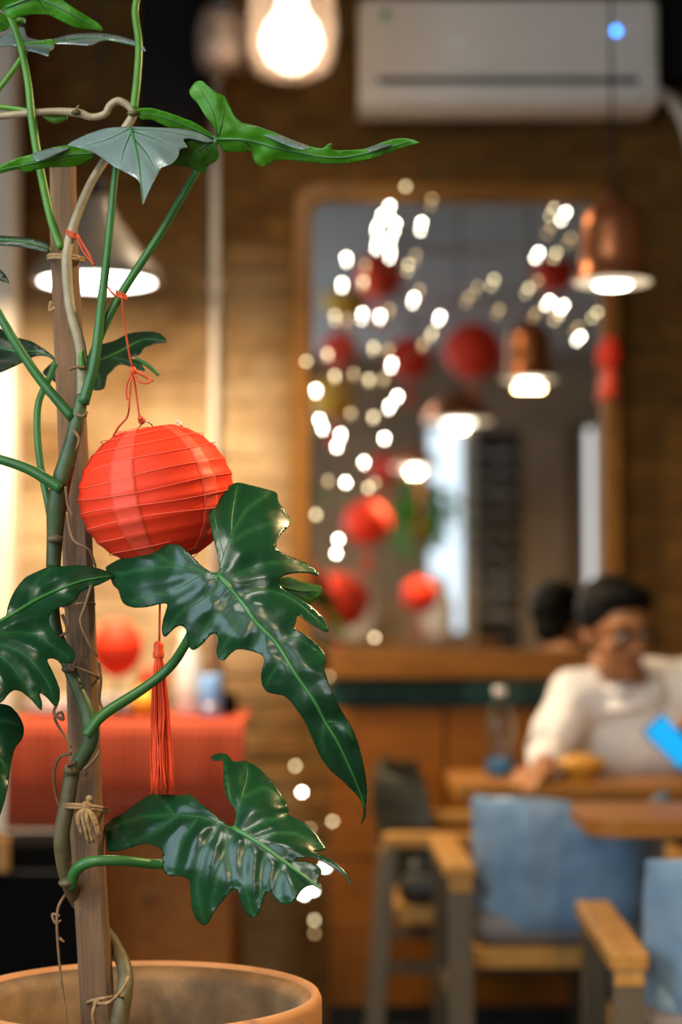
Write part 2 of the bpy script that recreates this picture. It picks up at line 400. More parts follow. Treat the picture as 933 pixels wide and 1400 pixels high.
# rear wall with openings x -2.5..-.5 and a narrow one x .62..0.80
wr = MB()
for a, b in ((X0, -2.5), (-.5, .66), (1.0, 1.92), (2.04, X1)): wr.box(((a + b) / 2, YB - .06, ZC / 2), (b - a, .12, ZC))
for a, b in ((-2.5, -.5), (.66, 1.0), (1.92, 2.04)):
    wr.box(((a + b) / 2, YB - .06, .45), (b - a, .12, .9)); wr.box(((a + b) / 2, YB - .06, (2.6 + ZC) / 2), (b - a, .12, ZC - 2.6))
struct('wall_rear', wr, 'plaster')
def window(name, c, wx, wz, along):
    f = MB(); d = .05
    def seg(u, z, su, sz):
        f.box((c[0] + (u if along == 'x' else 0), c[1] + (u if along == 'y' else 0), c[2] + z), (su if along == 'x' else d, su if along == 'y' else d, sz))
    seg(-wx / 2 + .02, 0, .04, wz); seg(wx / 2 - .02, 0, .04, wz); seg(0, wz / 2 - .02, wx - .08, .04); seg(0, -wz / 2 + .02, wx - .08, .04)
    if wx > 1:
        seg(0, 0, .04, wz - .08)
    o = f.build(name, M['cream'], None, False); o['kind'] = 'structure'
    g = MB().box(c, (wx - .08 if along == 'x' else .006, wx - .08 if along == 'y' else .006, wz - .08))
    g.build('pane', M['window_pane'], o, False, local=True)
window('window_1', (X0 - .08, .3, 1.925), 2.6, 2.05, 'y')
window('window_2', (-1.5, YB - .08, 1.75), 2.0, 1.7, 'x')
window('window_3', (.83, YB - .08, 1.75), .34, 1.7, 'x')
window('window_4_added', (1.98, YB - .08, 1.75), .12, 1.7, 'x')  # added opening behind the made-up bright strip

# bricks of the back wall: shared meshes, each brick an object under wall_back
BW, BH, PX, PZ = .216, .066, .228, .078
def brick_mesh(wd, i):
    bm = bmesh.new(); bmesh.ops.create_cube(bm, size=1)
    rnd = random.Random(i)
    for v in bm.verts:
        v.co = Vector((v.co.x * wd, v.co.y * .05, v.co.z * BH)) + Vector((rnd.uniform(-.003, .003), rnd.uniform(-.004, .004), rnd.uniform(-.003, .003)))
    bmesh.ops.bevel(bm, geom=bm.edges[:], offset=.005, segments=1, affect='EDGES')
    me = bpy.data.meshes.new('brick'); bm.to_mesh(me); bm.free(); me.materials.append(M['brick']); return me
full = [brick_mesh(BW, i) for i in range(5)]; half = [brick_mesh(BW / 2 - .008, 20 + i) for i in range(2)]
far_bricks = MB(); nb = 0
for r in range(int(3.05 / PZ)):
    z = .04 + PZ * (r + .5)
    x = -1.7 + (PX / 2 if r % 2 else 0)
    while x < 1.75:
        inmirror = -.10 < x < .78 and 1.10 < z < 2.34
        indado = x > .09 and z < .98
        if not inmirror and not indado:
            y = W + .019 + random.uniform(-.004, .004)
            vis = abs(x) < 1.08 and z < 2.98 and not (z < .42)
            if vis and nb < 300:
                o = bpy.data.objects.new('brick', random.choice(full)); COL.objects.link(o); o.parent = wall_back
                o.location = (x, y, z); o.rotation_euler = (random.uniform(-.01, .01), random.uniform(-.008, .008), random.uniform(-.02, .02)); nb += 1
            else:
                far_bricks.box((x, y, z), (BW, .05, BH))
        x += PX
far_bricks.build('brick_field', M['brick'], wall_back, False, local=True, kind='stuff')

# cream post at the far left, and an added pale pipe in place of the pier's lit edge
struct('trim_1', MB().box((-.985, W - .22, ZC / 2), (.17, .14, ZC)), 'cream', .008)
cd = MB().tube([(-.362, W - .035, 2.95), (-.362, W - .035, 1.02)], .013, 10)
for z in (2.7, 2.1, 1.5): cd.box((-.362, W - .022, z), (.045, .02, .018))
tag(cd.build('lit_edge_pipe', M['cream']), 'cream pipe added for the lit edge of the brick pier left of the mirror', 'pipe')

# dado: wood panels, green tiles, ledge
DX0 = -.035
dado = struct('trim_2', MB().box(((DX0 + X1) / 2, W - .025, .49), (X1 - DX0, .05, .98)), 'grout')
px_edges = [DX0, .295, .80, 1.30, 1.80]
for a, b in zip(px_edges[:-1], px_edges[1:]):
    for z0, z1 in ((.06, .47), (.478, .893)):
        MB().box(((a + b) / 2, W - .062, (z0 + z1) / 2), (b - a - .007, .024, z1 - z0)).build('panel', M['wood_panel'], dado, False, .004, local=True)
tile_me = MB().box((0, 0, 0), (.090, .016, .076)).mesh('tile', False); tile_me.materials.append(M['tile'])
x = DX0 + .047
while x < 1.8:
    o = link('tile', tile_me, None, dado, .003, local=True); o.location = (x, W - .060 + random.uniform(-.001, .001), .938)
    o.rotation_euler = (random.uniform(-.03, .03), 0, random.uniform(-.03, .03)); x += .0945
ledge = struct('trim_3', MB().box(((DX0 + 1.9) / 2, W - .075, 1.011), (1.9 - DX0, .15, .066)), 'wood_ledge', .006)

# ================================================================== MIRROR
def rrect(x0, x1, z0, z1, r, n=6):
    pts = []
    for cx, cz, a0 in ((x1 - r, z1 - r, 0), (x0 + r, z1 - r, 90), (x0 + r, z0 + r, 180), (x1 - r, z0 + r, 270)):
        for k in range(n + 1):
            a = math.radians(a0 + 90 * k / n); pts.append((cx + r * math.cos(a), cz + r * math.sin(a)))
    return pts
MX0, MX1, MZ0, MZ1 = -.140, .800, 1.046, 2.39
mir = empty('wall_mirror', ((MX0 + MX1) / 2, W - .03, MZ0), 'large wall mirror with rounded golden wooden frame reflecting red lanterns', 'mirror')
outer = rrect(MX0, MX1, MZ0, MZ1, .07); inner = rrect(MX0 + .058, MX1 - .058, MZ0 + .010, MZ1 - .058, .045)
fr = MB(); n = len(outer); b = 0
yf, yb_ = W - .072, W - .030
for ring, y in ((outer, yb_), (outer, yf + .008), ([(o[0] * .85 + i[0] * .15, o[1] * .85 + i[1] * .15) for o, i in zip(outer, inner)], yf), ([(o[0] * .2 + i[0] * .8, o[1] * .2 + i[1] * .8) for o, i in zip(outer, inner)], yf), (inner, yf + .014), (inner, yb_)):
    for x, z in ring: fr.v.append(Vector((x, y, z)))
for k in range(6):
    k2 = (k + 1) % 6
    for i in range(n):
        j = (i + 1) % n; fr.f.append([k * n + i, k * n + j, k2 * n + j, k2 * n + i])
fr.build('frame', M['wood_gold'], mir, False)
MB().prism(rrect(MX0 + .03, MX1 - .03, MZ0 + .006, MZ1 - .03, .05), None, W - .048, W - .042).build('glass', M['mirror'], mir, False)
MB().prism(rrect(MX0 + .02, MX1 - .02, MZ0 + .004, MZ1 - .02, .05), None, W - .040, W - .028).build('backing_board', M['wood_brown'], mir, False)

# ================================================================== AIR CONDITIONER
ac = empty('air_conditioner', (.47, W - .04, 2.63), 'pale split air conditioner with blue status light high on brick wall', 'air conditioner')
ax0, ax1 = P(490, 60, 5.48).x, P(899, 60, 5.48).x
az0 = P(600, 150, 5.48).z; az1 = az0 + .31
prof = [(5.66, az0 + .01), (5.50, az0), (5.462, az0 + .012), (5.452, az0 + .05), (5.455, az1 - .03), (5.48, az1), (5.66, az1)]
body = MB()
for x in (ax0, ax1):
    for y, z in prof: body.v.append(Vector((x, y, z)))
k = len(prof)
body.f += [list(range(k)), list(range(k, 2 * k))[::-1]] + [[i, (i + 1) % k, k + (i + 1) % k, k + i] for i in range(k)]
body.build('body', M['white_plastic'], ac, False, .012)
MB().box(((ax0 + ax1) / 2, 5.4495, (az0 + .095 + az1) / 2), (ax1 - ax0 - .03, .006, az1 - az0 - .115)).build('front_panel', M['white_plastic'], ac, False, .003)
MB().box(((ax0 + ax1) / 2 - .003, 5.449, az0 + .074), (ax1 - ax0 - .115, .010, .016)).build('air_slot', M['dark_slot'], ac, False)
MB().box(((ax0 + ax1) / 2, 5.448, az0 + .034), (ax1 - ax0 - .09, .012, .045)).build('louver', M['white_plastic'], ac, False, .004)
c = P(843, 42, 5.443); MB().lathe([(0, -.002), (.008, -.002), (.008, .002), (0, .002)], c, 16, M=Matrix.Rotation(math.pi / 2, 3, 'X')).build('status_light', M['led_blue'], ac)
c = P(527, 20, 5.444); MB().box(c, (.022, .003, .026)).build('sticker', M['green_sticker'], ac, False)
c = P(625, 58, 5.444); MB().box(c, (.035, .003, .014)).build('badge', M['grey_print'], ac, False)
hp = spline([P(885, 118, 5.52), P(905, 128, 5.56), P(925, 146, 5.58), P(940, 175, 5.60), P(952, 230, 5.62), P(955, 330, 5.63), P(955, 400, 5.635), P(955, 425, 5.64)], 6)
MB().tube(hp, .017, 10).build('drain_hose', M['white_plastic'], ac)
# dark wall boxes
bb = empty('speaker_box', P(231, 170, 5.6), 'black box mounted high on brick wall left of the glass lamps', 'box')
p0 = P(190, 172, 5.45); p1 = P(275, -40, 5.45)
MB().box(((p0.x + p1.x) / 2, 5.55, (p0.z + p1.z) / 2), (p1.x - p0.x, .24, p1.z - p0.z)).build('cabinet', M['black'], bb, False, .006)
MB().box(((p0.x + p1.x) / 2, 5.427, (p0.z + p1.z) / 2), (p1.x - p0.x - .02, .008, p1.z - p0.z - .03)).build('front_grille', M['black'], bb, False, .003)
for s in ():
    MB().lathe([(.055, 0), (.060, .004), (.050, .006), (.02, .002), (0, .004)], ((p0.x + p1.x) / 2, 5.421, p0.z + (p1.z - p0.z) * s), 20, M=Matrix.Rotation(math.pi / 2, 3, 'X')).build('driver_ring', M['dark_slot'], bb)
eb = empty('meter_cabinet', P(950, 60, 5.6), 'black wall cabinet right of the air conditioner', 'cabinet')
p0 = P(905, 108, 5.56); p1 = P(1010, -30, 5.56)
MB().box(((p0.x + p1.x) / 2, 5.61, (p0.z + p1.z) / 2), (p1.x - p0.x, .14, p1.z - p0.z)).build('body', M['black'], eb, False, .005)
MB().box(((p0.x + p1.x) / 2, 5.535, (p0.z + p1.z) / 2), (p1.x - p0.x - .02, .012, p1.z - p0.z - .02)).build('door', M['black'], eb, False, .003)

# ================================================================== PENDANT LAMPS
def cord_up(root, top, mat_='cord'):
    MB().tube([top, (top[0], top[1], ZC - .03)], .0035, 6).build('cord', M[mat_], root)
    MB().lathe([(.045, 0), (.045, .02), (.02, .03)], (top[0], top[1], ZC - .032), 20).build('ceiling_rose', M[mat_], root)
# cream cone lamp, far left
c = P(133, 384, 4.95); lr = .163
l1 = empty('cone_pendant', c, 'wide cream cone pendant lamp glowing white, behind the plant stake', 'lamp')
MB().lathe([(lr, -.004), (lr + .003, 0), (lr - .006, .028), (.105, .085), (.055, .15), (.036, .19), (.034, .21), (0, .21), (0, .20), (.03, .20), (.03, .187), (.05, .147), (.1, .08), (lr - .010, .026), (lr - .003, 0)], c, 40).build('shade', M['shade_cream'], l1)
MB().lathe([(0, .006), (lr - .02, .006), (lr - .012, .0), (lr - .02, -.004), (0, -.010)], c, 40).build('diffuser', M['lamp_disc'], l1)
MB().lathe([(.02, .21), (.022, .25), (.008, .27)], c, 16).build('cap', M['cord'], l1)
cord_up(l1, (c.x, c.y, c.z + .26))
area('cone_pendant_glow', (c.x, c.y, c.z - .02), (c.x, c.y + .25, 0), .26, .26, 42, (1, .76, .50))
# copper pendant right
c = P(838, 386, 4.62); lr = .094
l2 = empty('copper_pendant', c, 'copper bell pendant lamp hanging right of the mirror', 'lamp')
MB().lathe([(lr, 0), (lr + .002, .004), (.080, .016), (.076, .06), (.074, .13), (.064, .165), (.040, .185), (.016, .195), (.014, .215), (0, .215), (0, .20), (.04, .18), (.06, .16), (.070, .13), (.072, .06), (.076, .02), (lr - .006, .004)], c, 40).build('shade', M['copper'], l2)
MB().lathe([(0, .004), (lr - .006, .004), (lr - .003, 0), (lr - .01, -.004), (0, -.006)], c, 36).build('diffuser', M['lamp_disc2'], l2)
MB().lathe([(0, -.006), (.042, -.006), (.036, -.012), (0, -.016)], c, 24).build('bulb', M['lamp_core'], l2)
cord_up(l2, (c.x, c.y, c.z + .21))
area('copper_pendant_glow', (c.x, c.y, c.z - .03), (c.x, c.y + .01, 0), .09, .09, 2.2, WARM)
# dimpled glass lamps at the top
def glass_lamp(px, py, Y, s, lit, label):
    c = P(px, py, Y); r = empty('glass_pendant', c, label, 'lamp', 'dimpled glass pendants')
    mod = lambda a, z: 1 + .05 * math.cos(6 * a) * math.cos(z / s * 75)
    pr = [(.0, .004), (.035, .0), (.058, .008), (.070, .03), (.073, .07), (.072, .12), (.06, .16), (.03, .18)]
    ip = [(a * .94, z + .004) for a, z in pr]
    MB().lathe([(a * s, z * s) for a, z in pr] + [(a * s, z * s) for a, z in ip[::-1]], c, 48, mod).build('glass_shade', M['glass'], r)
    MB().lathe([(a * s, z * s) for a, z in [(.0, .010), (.020, .014), (.036, .026), (.046, .048), (.047, .060), (.040, .084), (.026, .100), (.020, .118), (.018, .15)]], c, 28).build('bulb', M['bulb_hot'] if lit else M['porcelain'], r)
    MB().lathe([(.032 * s, .172 * s), (.034 * s, .20 * s), (.02 * s, .24 * s), (.006, .26 * s)], c, 24).build('cap', M['cord'], r)
    cord_up(r, (c.x, c.y, c.z + .25 * s))
    return c
c = glass_lamp(399, 106, 5.05, 1.62, True, 'lit dimpled clear glass pendant lamp at top of picture')
area('glass_pendant_glow', (c.x, c.y, c.z - .03), (c.x, c.y + .01, 0), .12, .12, 5, (1, .80, .54))
glass_lamp(303, 98, 5.35, .98, False, 'unlit smaller glass pendant beside the black wall box')

# ================================================================== FAIRY LIGHTS
B, b_, d_ = 2, 1, 0
left = [(555,255,1),(591,272,0),(533,281,2),(523,293,2),(541,305,2),(577,304,2),(516,310,2),(534,326,2),(516,333,2),(534,345,2),(569,348,0),(559,362,1),(500,362,0),(474,352,2),(468,387,2),(497,384,1),(574,396,0),(566,407,2),(533,422,0),(520,431,2),(496,428,2),(475,435,0),(458,431,1),(602,432,2),(591,455,1),(579,470,0),(536,496,2),(532,477,0),(511,474,1),(448,483,1),(419,494,1),(458,513,1),(484,510,0),(505,518,1),(525,517,0),(432,532,2),(544,541,2),(533,554,2),(511,569,1),(480,564,0),(437,573,2),(441,584,2),(466,593,2),(461,609,2),(526,598,2),(498,631,2),(473,659,2),(449,657,0),(513,660,0),(504,666,1),(432,703,1),(463,737,2),(460,756,2),(513,872,1)]
right = [(758,285,1),(774,290,2),(781,325,0),(754,310,0),(761,346,1),(737,345,2),(736,383,0),(723,394,1),(683,423,0),(676,382,1),(653,392,0),(641,406,0),(733,428,0),(752,411,2),(771,417,2),(765,430,1),(791,447,0),(794,460,2),(817,427,1)]
low = [(450,925,0),(404,1047,1),(413,1083,2),(424,1133,0),(455,1123,1),(445,1185,2),(428,1217,2),(416,1223,2),(430,1258,1),(430,1276,0)]
bulb_me = {}
for k, nm in ((2, 'led_hi'), (1, 'led_mid'), (0, 'led_low')):
    bulb_me[k] = MB().ball((0, 0, 0), .0050, 10, 6).mesh('bulb'); bulb_me[k].materials.append(M[nm])
def fairy(lst, label, Yb):
    root = empty('string_lights', P(lst[-1][0], lst[-1][1], Yb), label, 'string lights', 'fairy lights around the mirror')
    pts = []
    for px, py, k in lst:
        p = P(px, py, Yb + random.uniform(-.012, .012)); pts.append(p)
        o = link('bulb', bulb_me[k], None, root); o.location = p
    path = []
    for a, b2 in zip(pts[:-1], pts[1:]):
        for t in (0, .33, .66):
            q = a.lerp(b2, t); q.z -= .012 * math.sin(math.pi * t); q.y += .006; path.append(q)
    path.append(pts[-1])
    MB().tube(spline(path, 2), .0011, 5).build('wire', M['led_wire'], root)
fairy(left, 'tangle of warm fairy lights over left half of the mirror', W - .10)
fairy(right, 'short cluster of fairy lights at upper right of the mirror', W - .10)
fairy(low, 'fairy lights dangling by the wooden panel below the large leaf', W - .16)

# ================================================================== RED LANTERNS (generic builder)
def lantern(name, c, rx, rz, label, group=None, ribs=9, tilt=(0, 0), tassel=True, hang=True, fine=False, hangto=None):
    root = empty(name, c, label, 'lantern', group)
    R = Euler((tilt[0], tilt[1], 0)).to_matrix()
    n = 64 if fine else 28; steps = ribs * (6 if fine else 3)
    zt = .93
    prof = []; angs = [math.asin(-zt) + (2 * math.asin(zt)) * i / steps for i in range(steps + 1)]
    for i, a in enumerate(angs):
        ph = (i / (steps / ribs)) % 1
        sag = 1 - .022 * math.sin(math.pi * ph)
        prof.append((rx * math.cos(a) * sag, rz * math.sin(a)))
    full_ = prof + [(r * .985, z) for r, z in prof[::-1]]
    sh = MB().lathe(full_, c, n, M=R, closed=True)
    o = sh.build('paper_shell', M['paper_red'], root)
    if fine:
        # overlapping paper seams: lighter vertical bands a hair proud of the shell
        for a0, a1 in ((-2.09, -1.72), (-.86, -.62), (.75, 1.0), (2.4, 2.65)):
            sb = MB(); m_ = 7
            for r, z in prof:
                for k in range(m_):
                    a = a0 + (a1 - a0) * k / (m_ - 1)
                    sb.v.append(c + R @ Vector((r * 1.006 * math.cos(a), r * 1.006 * math.sin(a), z)))
            for i in range(len(prof) - 1):
                for k in range(m_ - 1):
                    q = i * m_ + k; sb.f.append([q, q + 1, q + m_ + 1, q + m_])
            so = sb.build('paper_seam', M['paper_band'], root)
            so.modifiers.new('thickness', 'SOLIDIFY').thickness = .0006
        for i in range(ribs + 1):
            a = math.asin(-zt) + 2 * math.asin(zt) * i / ribs
            ring = []
            for k in range(49):
                t = 2 * math.pi * k / 48
                wob = .0012 * math.sin(3 * t + i * 1.7)
                ring.append(c + R @ Vector((rx * math.cos(a) * 1.004 * math.cos(t), rx * math.cos(a) * 1.004 * math.sin(t), rz * math.sin(a) + wob + .0028 * math.sin(t * 1 + i))))
            MB().tube(ring, .00042, 5, cap=False).build('rib', M['rib'], root)
    else:
        for zz in (-zt, zt):
            r = rx * math.sqrt(1 - zz * zz)
            MB().lathe([(r, rz * zz - .006), (r * 1.04, rz * zz), (r, rz * zz + .006)], c, 20, M=R).build('collar', M['rib'], root)
    if tassel and not fine:
        bt = c + R @ Vector((0, 0, -rz))
        MB().tube([bt, bt - Vector((0, 0, rz * .35))], .003, 5).build('tassel_cord', M['string_red'], root)
        MB().lathe([(.0, -rz * .3), (rx * .10, -rz * .36), (rx * .13, -rz * .55), (rx * .20, -rz * 1.25), (0, -rz * 1.25)], bt, 12, lambda a, z: 1 + .12 * math.cos(5 * a)).build('tassel', M['tassel'], root)
    if hang:
        tp = c + R @ Vector((0, 0, rz * .93))
        MB().tube([tp, (tp.x, tp.y, hangto or ZC)], .002, 5).build('hanging_string', M['string_red'], root)
    return root

# real tassel ornament hanging on the right mirror frame
to = empty('red_tassel', P(834, 545, 5.6), 'red paper ornament with tassel hanging on right side of mirror frame', 'ornament')
c0 = P(835, 480, 5.60)
MB().lathe([(0, .045), (.018, .035), (.03, 0), (.026, -.035), (.012, -.05), (0, -.05)], c0, 14).build('paper_shell', M['paper_red'], to)
MB().lathe([(.010, -.045), (.020, -.07), (.024, -.135), (0, -.135)], c0, 12, lambda a, z: 1 + .15 * math.cos(4 * a)).build('tassel', M['tassel'], to)
MB().tube([c0 + Vector((0, 0, .04)), P(834, 395, 5.61), P(833, 330, 5.62)], .002, 5).build('hanging_string', M['string_red'], to)

# ================================================================== FURNITURE, RIGHT
def chair(loc, rz, label, dark=False):
    r = empty('armchair', loc, label, 'chair', 'padded armchairs at the tables', rz)
    kw = dict(parent=r, local=True)
    mleg = M['leg_lit_grey']; mp = M['dark_vinyl'] if dark else M['blue_vinyl']
    for s in (-1, 1):
        x = s * .255
        MB().bar((x, -.272, .59), (x, -.315, 0), .052, .034, (0, 1, 0)).build('leg', mleg, smooth=False, bevel=.003, **kw)
        MB().bar((x, .262, .59), (x, .275, 0), .042, .085, (0, 1, 0)).build('leg', M['leg_dark'], smooth=False, bevel=.003, **kw)
        MB().box((x, -.005, .604), (.066, .57, .032)).build('armrest', M['wood_arm'], smooth=False, bevel=.006, **kw)
        MB().box((x, -.285, .575), (.050, .022, .022)).build('end_cap', M['wood_arm'], smooth=False, bevel=.003, **kw)
        MB().bar((x, -.295, .29), (x, .27, .29), .026, .03).build('side_stretcher', M['leg_dark'], smooth=False, bevel=.003, **kw)
    MB().box((0, 0, .415), (.47, .52, .045)).build('seat_frame', M['wood_arm'], smooth=False, bevel=.005, **kw)
    st = MB().box((0, .01, .475), (.46, .52, .075)).build('seat_cushion', M['grey_vinyl'] if not dark else mp, smooth=True, bevel=.028, **kw)
    # padded back, wrapping forward at both sides, slightly leaned
    g = MB(); nu, nv = 17, 9; th = .032
    def pos(u, v, side):
        x = (u - .5) * .455; wrap = .13 * max(0, abs(2 * u - 1) - .45) ** 1.6 * 2.2
        z = .45 + .325 * v + .012 * math.sin(u * 7) * v
        edge = min(1, min(v, 1 - v) * 6, min(u, 1 - u) * 9) ** .5
        y = -.235 - .055 * v + wrap
        y += side * th * edge * (1 + .25 * math.sin(u * 9 + v * 4) * .4)
        return Vector((x, y, z))
    for side in (-1, 1):
        for i in range(nu):
            for j in range(nv): g.v.append(pos(i / (nu - 1), j / (nv - 1), side))
    for side in (0, 1):
        o_ = side * nu * nv
        for i in range(nu - 1):
            for j in range(nv - 1):
                q = o_ + i * nv + j; g.f.append([q, q + nv, q + nv + 1, q + 1])
    bm_me = g.mesh('backrest'); bm = bmesh.new(); bm.from_mesh(bm_me); bmesh.ops.remove_doubles(bm, verts=bm.verts, dist=.0005); bmesh.ops.recalc_face_normals(bm, faces=bm.faces); bm.to_mesh(bm_me); bm.free()
    bo = link('backrest', bm_me, mp, r, local=True); s_ = bo.modifiers.new('sub', 'SUBSURF'); s_.levels = 1; s_.render_levels = 2
    tx = bpy.data.textures.get('vinyl_fold') or bpy.data.textures.new('vinyl_fold', 'CLOUDS'); tx.noise_scale = .16
    dp = bo.modifiers.new('folds', 'DISPLACE'); dp.texture = tx; dp.strength = .035; dp.mid_level = .5; dp.texture_coords = 'GLOBAL'
    # lumbar pleat between back and seat
    MB().tube(spline([(-.2, -.20, .52), (0, -.215, .50), (.2, -.20, .52)], 6), .03, 10).build('lumbar_roll', mp, **kw)
    return r
chair((.51, 4.655, 0), .02, 'blue padded armchair with wooden armrests in front of man\'s table')
chair((.735, 3.585, 0), -.02, 'nearest blue padded armchair cut off by right edge of picture')
chair((.395, 5.225, 0), -math.pi / 2, 'dark padded armchair pushed under the end of the man\'s table', dark=True)

def table(name, cx, cy, sx, sy, z, label, th=.034, leg=True, r=.03):
    t = empty(name, (cx, cy, 0), label, 'table')
    top = MB(); pl = rrect(cx - sx / 2, cx + sx / 2, cy - sy / 2, cy + sy / 2, r, 5)
    n = len(pl)
    for zz in (z - th, z): top.v += [Vector((x, y, zz)) for x, y in pl]
    top.f += [list(range(n))[::-1], list(range(n, 2 * n))] + [[i, (i + 1) % n, n + (i + 1) % n, n + i] for i in range(n)]
    top.build('tabletop', M['wood_table'], t, False, .004)
    MB().lathe([(.028, .02), (.028, z - th - .02)], (cx, cy, 0), 16).build('pedestal', M['leg_dark'], t)
    MB().box((cx, cy, z - th - .012), (.4, .3, .022)).build('top_plate', M['leg_dark'], t, False)
    MB().lathe([(.20, 0), (.20, .012), (.03, .03)], (cx, cy, 0), 28).build('base', M['leg_dark'], t)
    return t
table('cafe_table', .78, 4.995, 1.02, .42, .755, 'wooden table where the man in white sits, bottle on it')
table('cafe_table', .89, 4.07, .82, .36, .770, 'wooden table between the two blue armchairs, nothing on its corner', r=.06)

# banquette the man sits on
bq = empty('bench', (1.1, 5.45, 0), 'wooden wall bench under the ledge where the man sits', 'bench')
MB().box((1.25, 5.44, .21), (1.1, .38, .42)).build('base', M['wood_brown'], bq, False, .005)
MB().box((1.25, 5.43, .445), (1.1, .42, .05)).build('seat', M['dark_vinyl'], bq, True, .02)

# bottle, glass, bowl, phone
c = P(684, 1061, 5.02); c.z = .756
bt = empty('water_bottle', c, 'clear plastic water bottle with blue base on man\'s table', 'bottle')
pr = [(.0, .003), (.034, .0), (.037, .01), (.037, .05), (.035, .06), (.037, .07), (.037, .13), (.034, .15), (.018, .185), (.0145, .195), (.0145, .205)]
MB().lathe(pr + [(max(r - .0012, 0), z + .001) for r, z in pr[::-1]], c, 28, closed=True).build('bottle_body', M['bottle'], bt)
MB().lathe([(.0155, .203), (.0155, .222), (0, .223)], c, 20).build('cap', M['porcelain'], bt)
MB().lathe([(0, .004), (.0345, .004), (.0345, .043), (0, .043)], c, 24).build('blue_base', M['bottle_blue'], bt)
c = P(741, 1050, 5.12); c.z = .756
jg = empty('juice_glass', c, 'glass of orange juice behind the water bottle', 'glass')
MB().lathe([(0, .0), (.028, .0), (.032, .10), (.030, .10), (.026, .004), (0, .004)], c, 24).build('tumbler', M['bottle'], jg)
MB().lathe([(0, .005), (.0258, .005), (.029, .082), (0, .082)], c, 24).build('juice', M['juice'], jg)
c = P(795, 1060, 4.93); c.z = .756
bw = empty('snack_bowl', c, 'orange bowl heaped with snack on table before the man', 'bowl')
MB().lathe([(.03, 0), (.032, .006), (.058, .03), (.066, .046), (.063, .046), (.054, .03), (0, .012)], c, 28).build('bowl', M['bread'], bw)
MB().ball(c + Vector((0, 0, .036)), (.058, .058, .026), 20, 10).build('snack', M['bread'], bw)

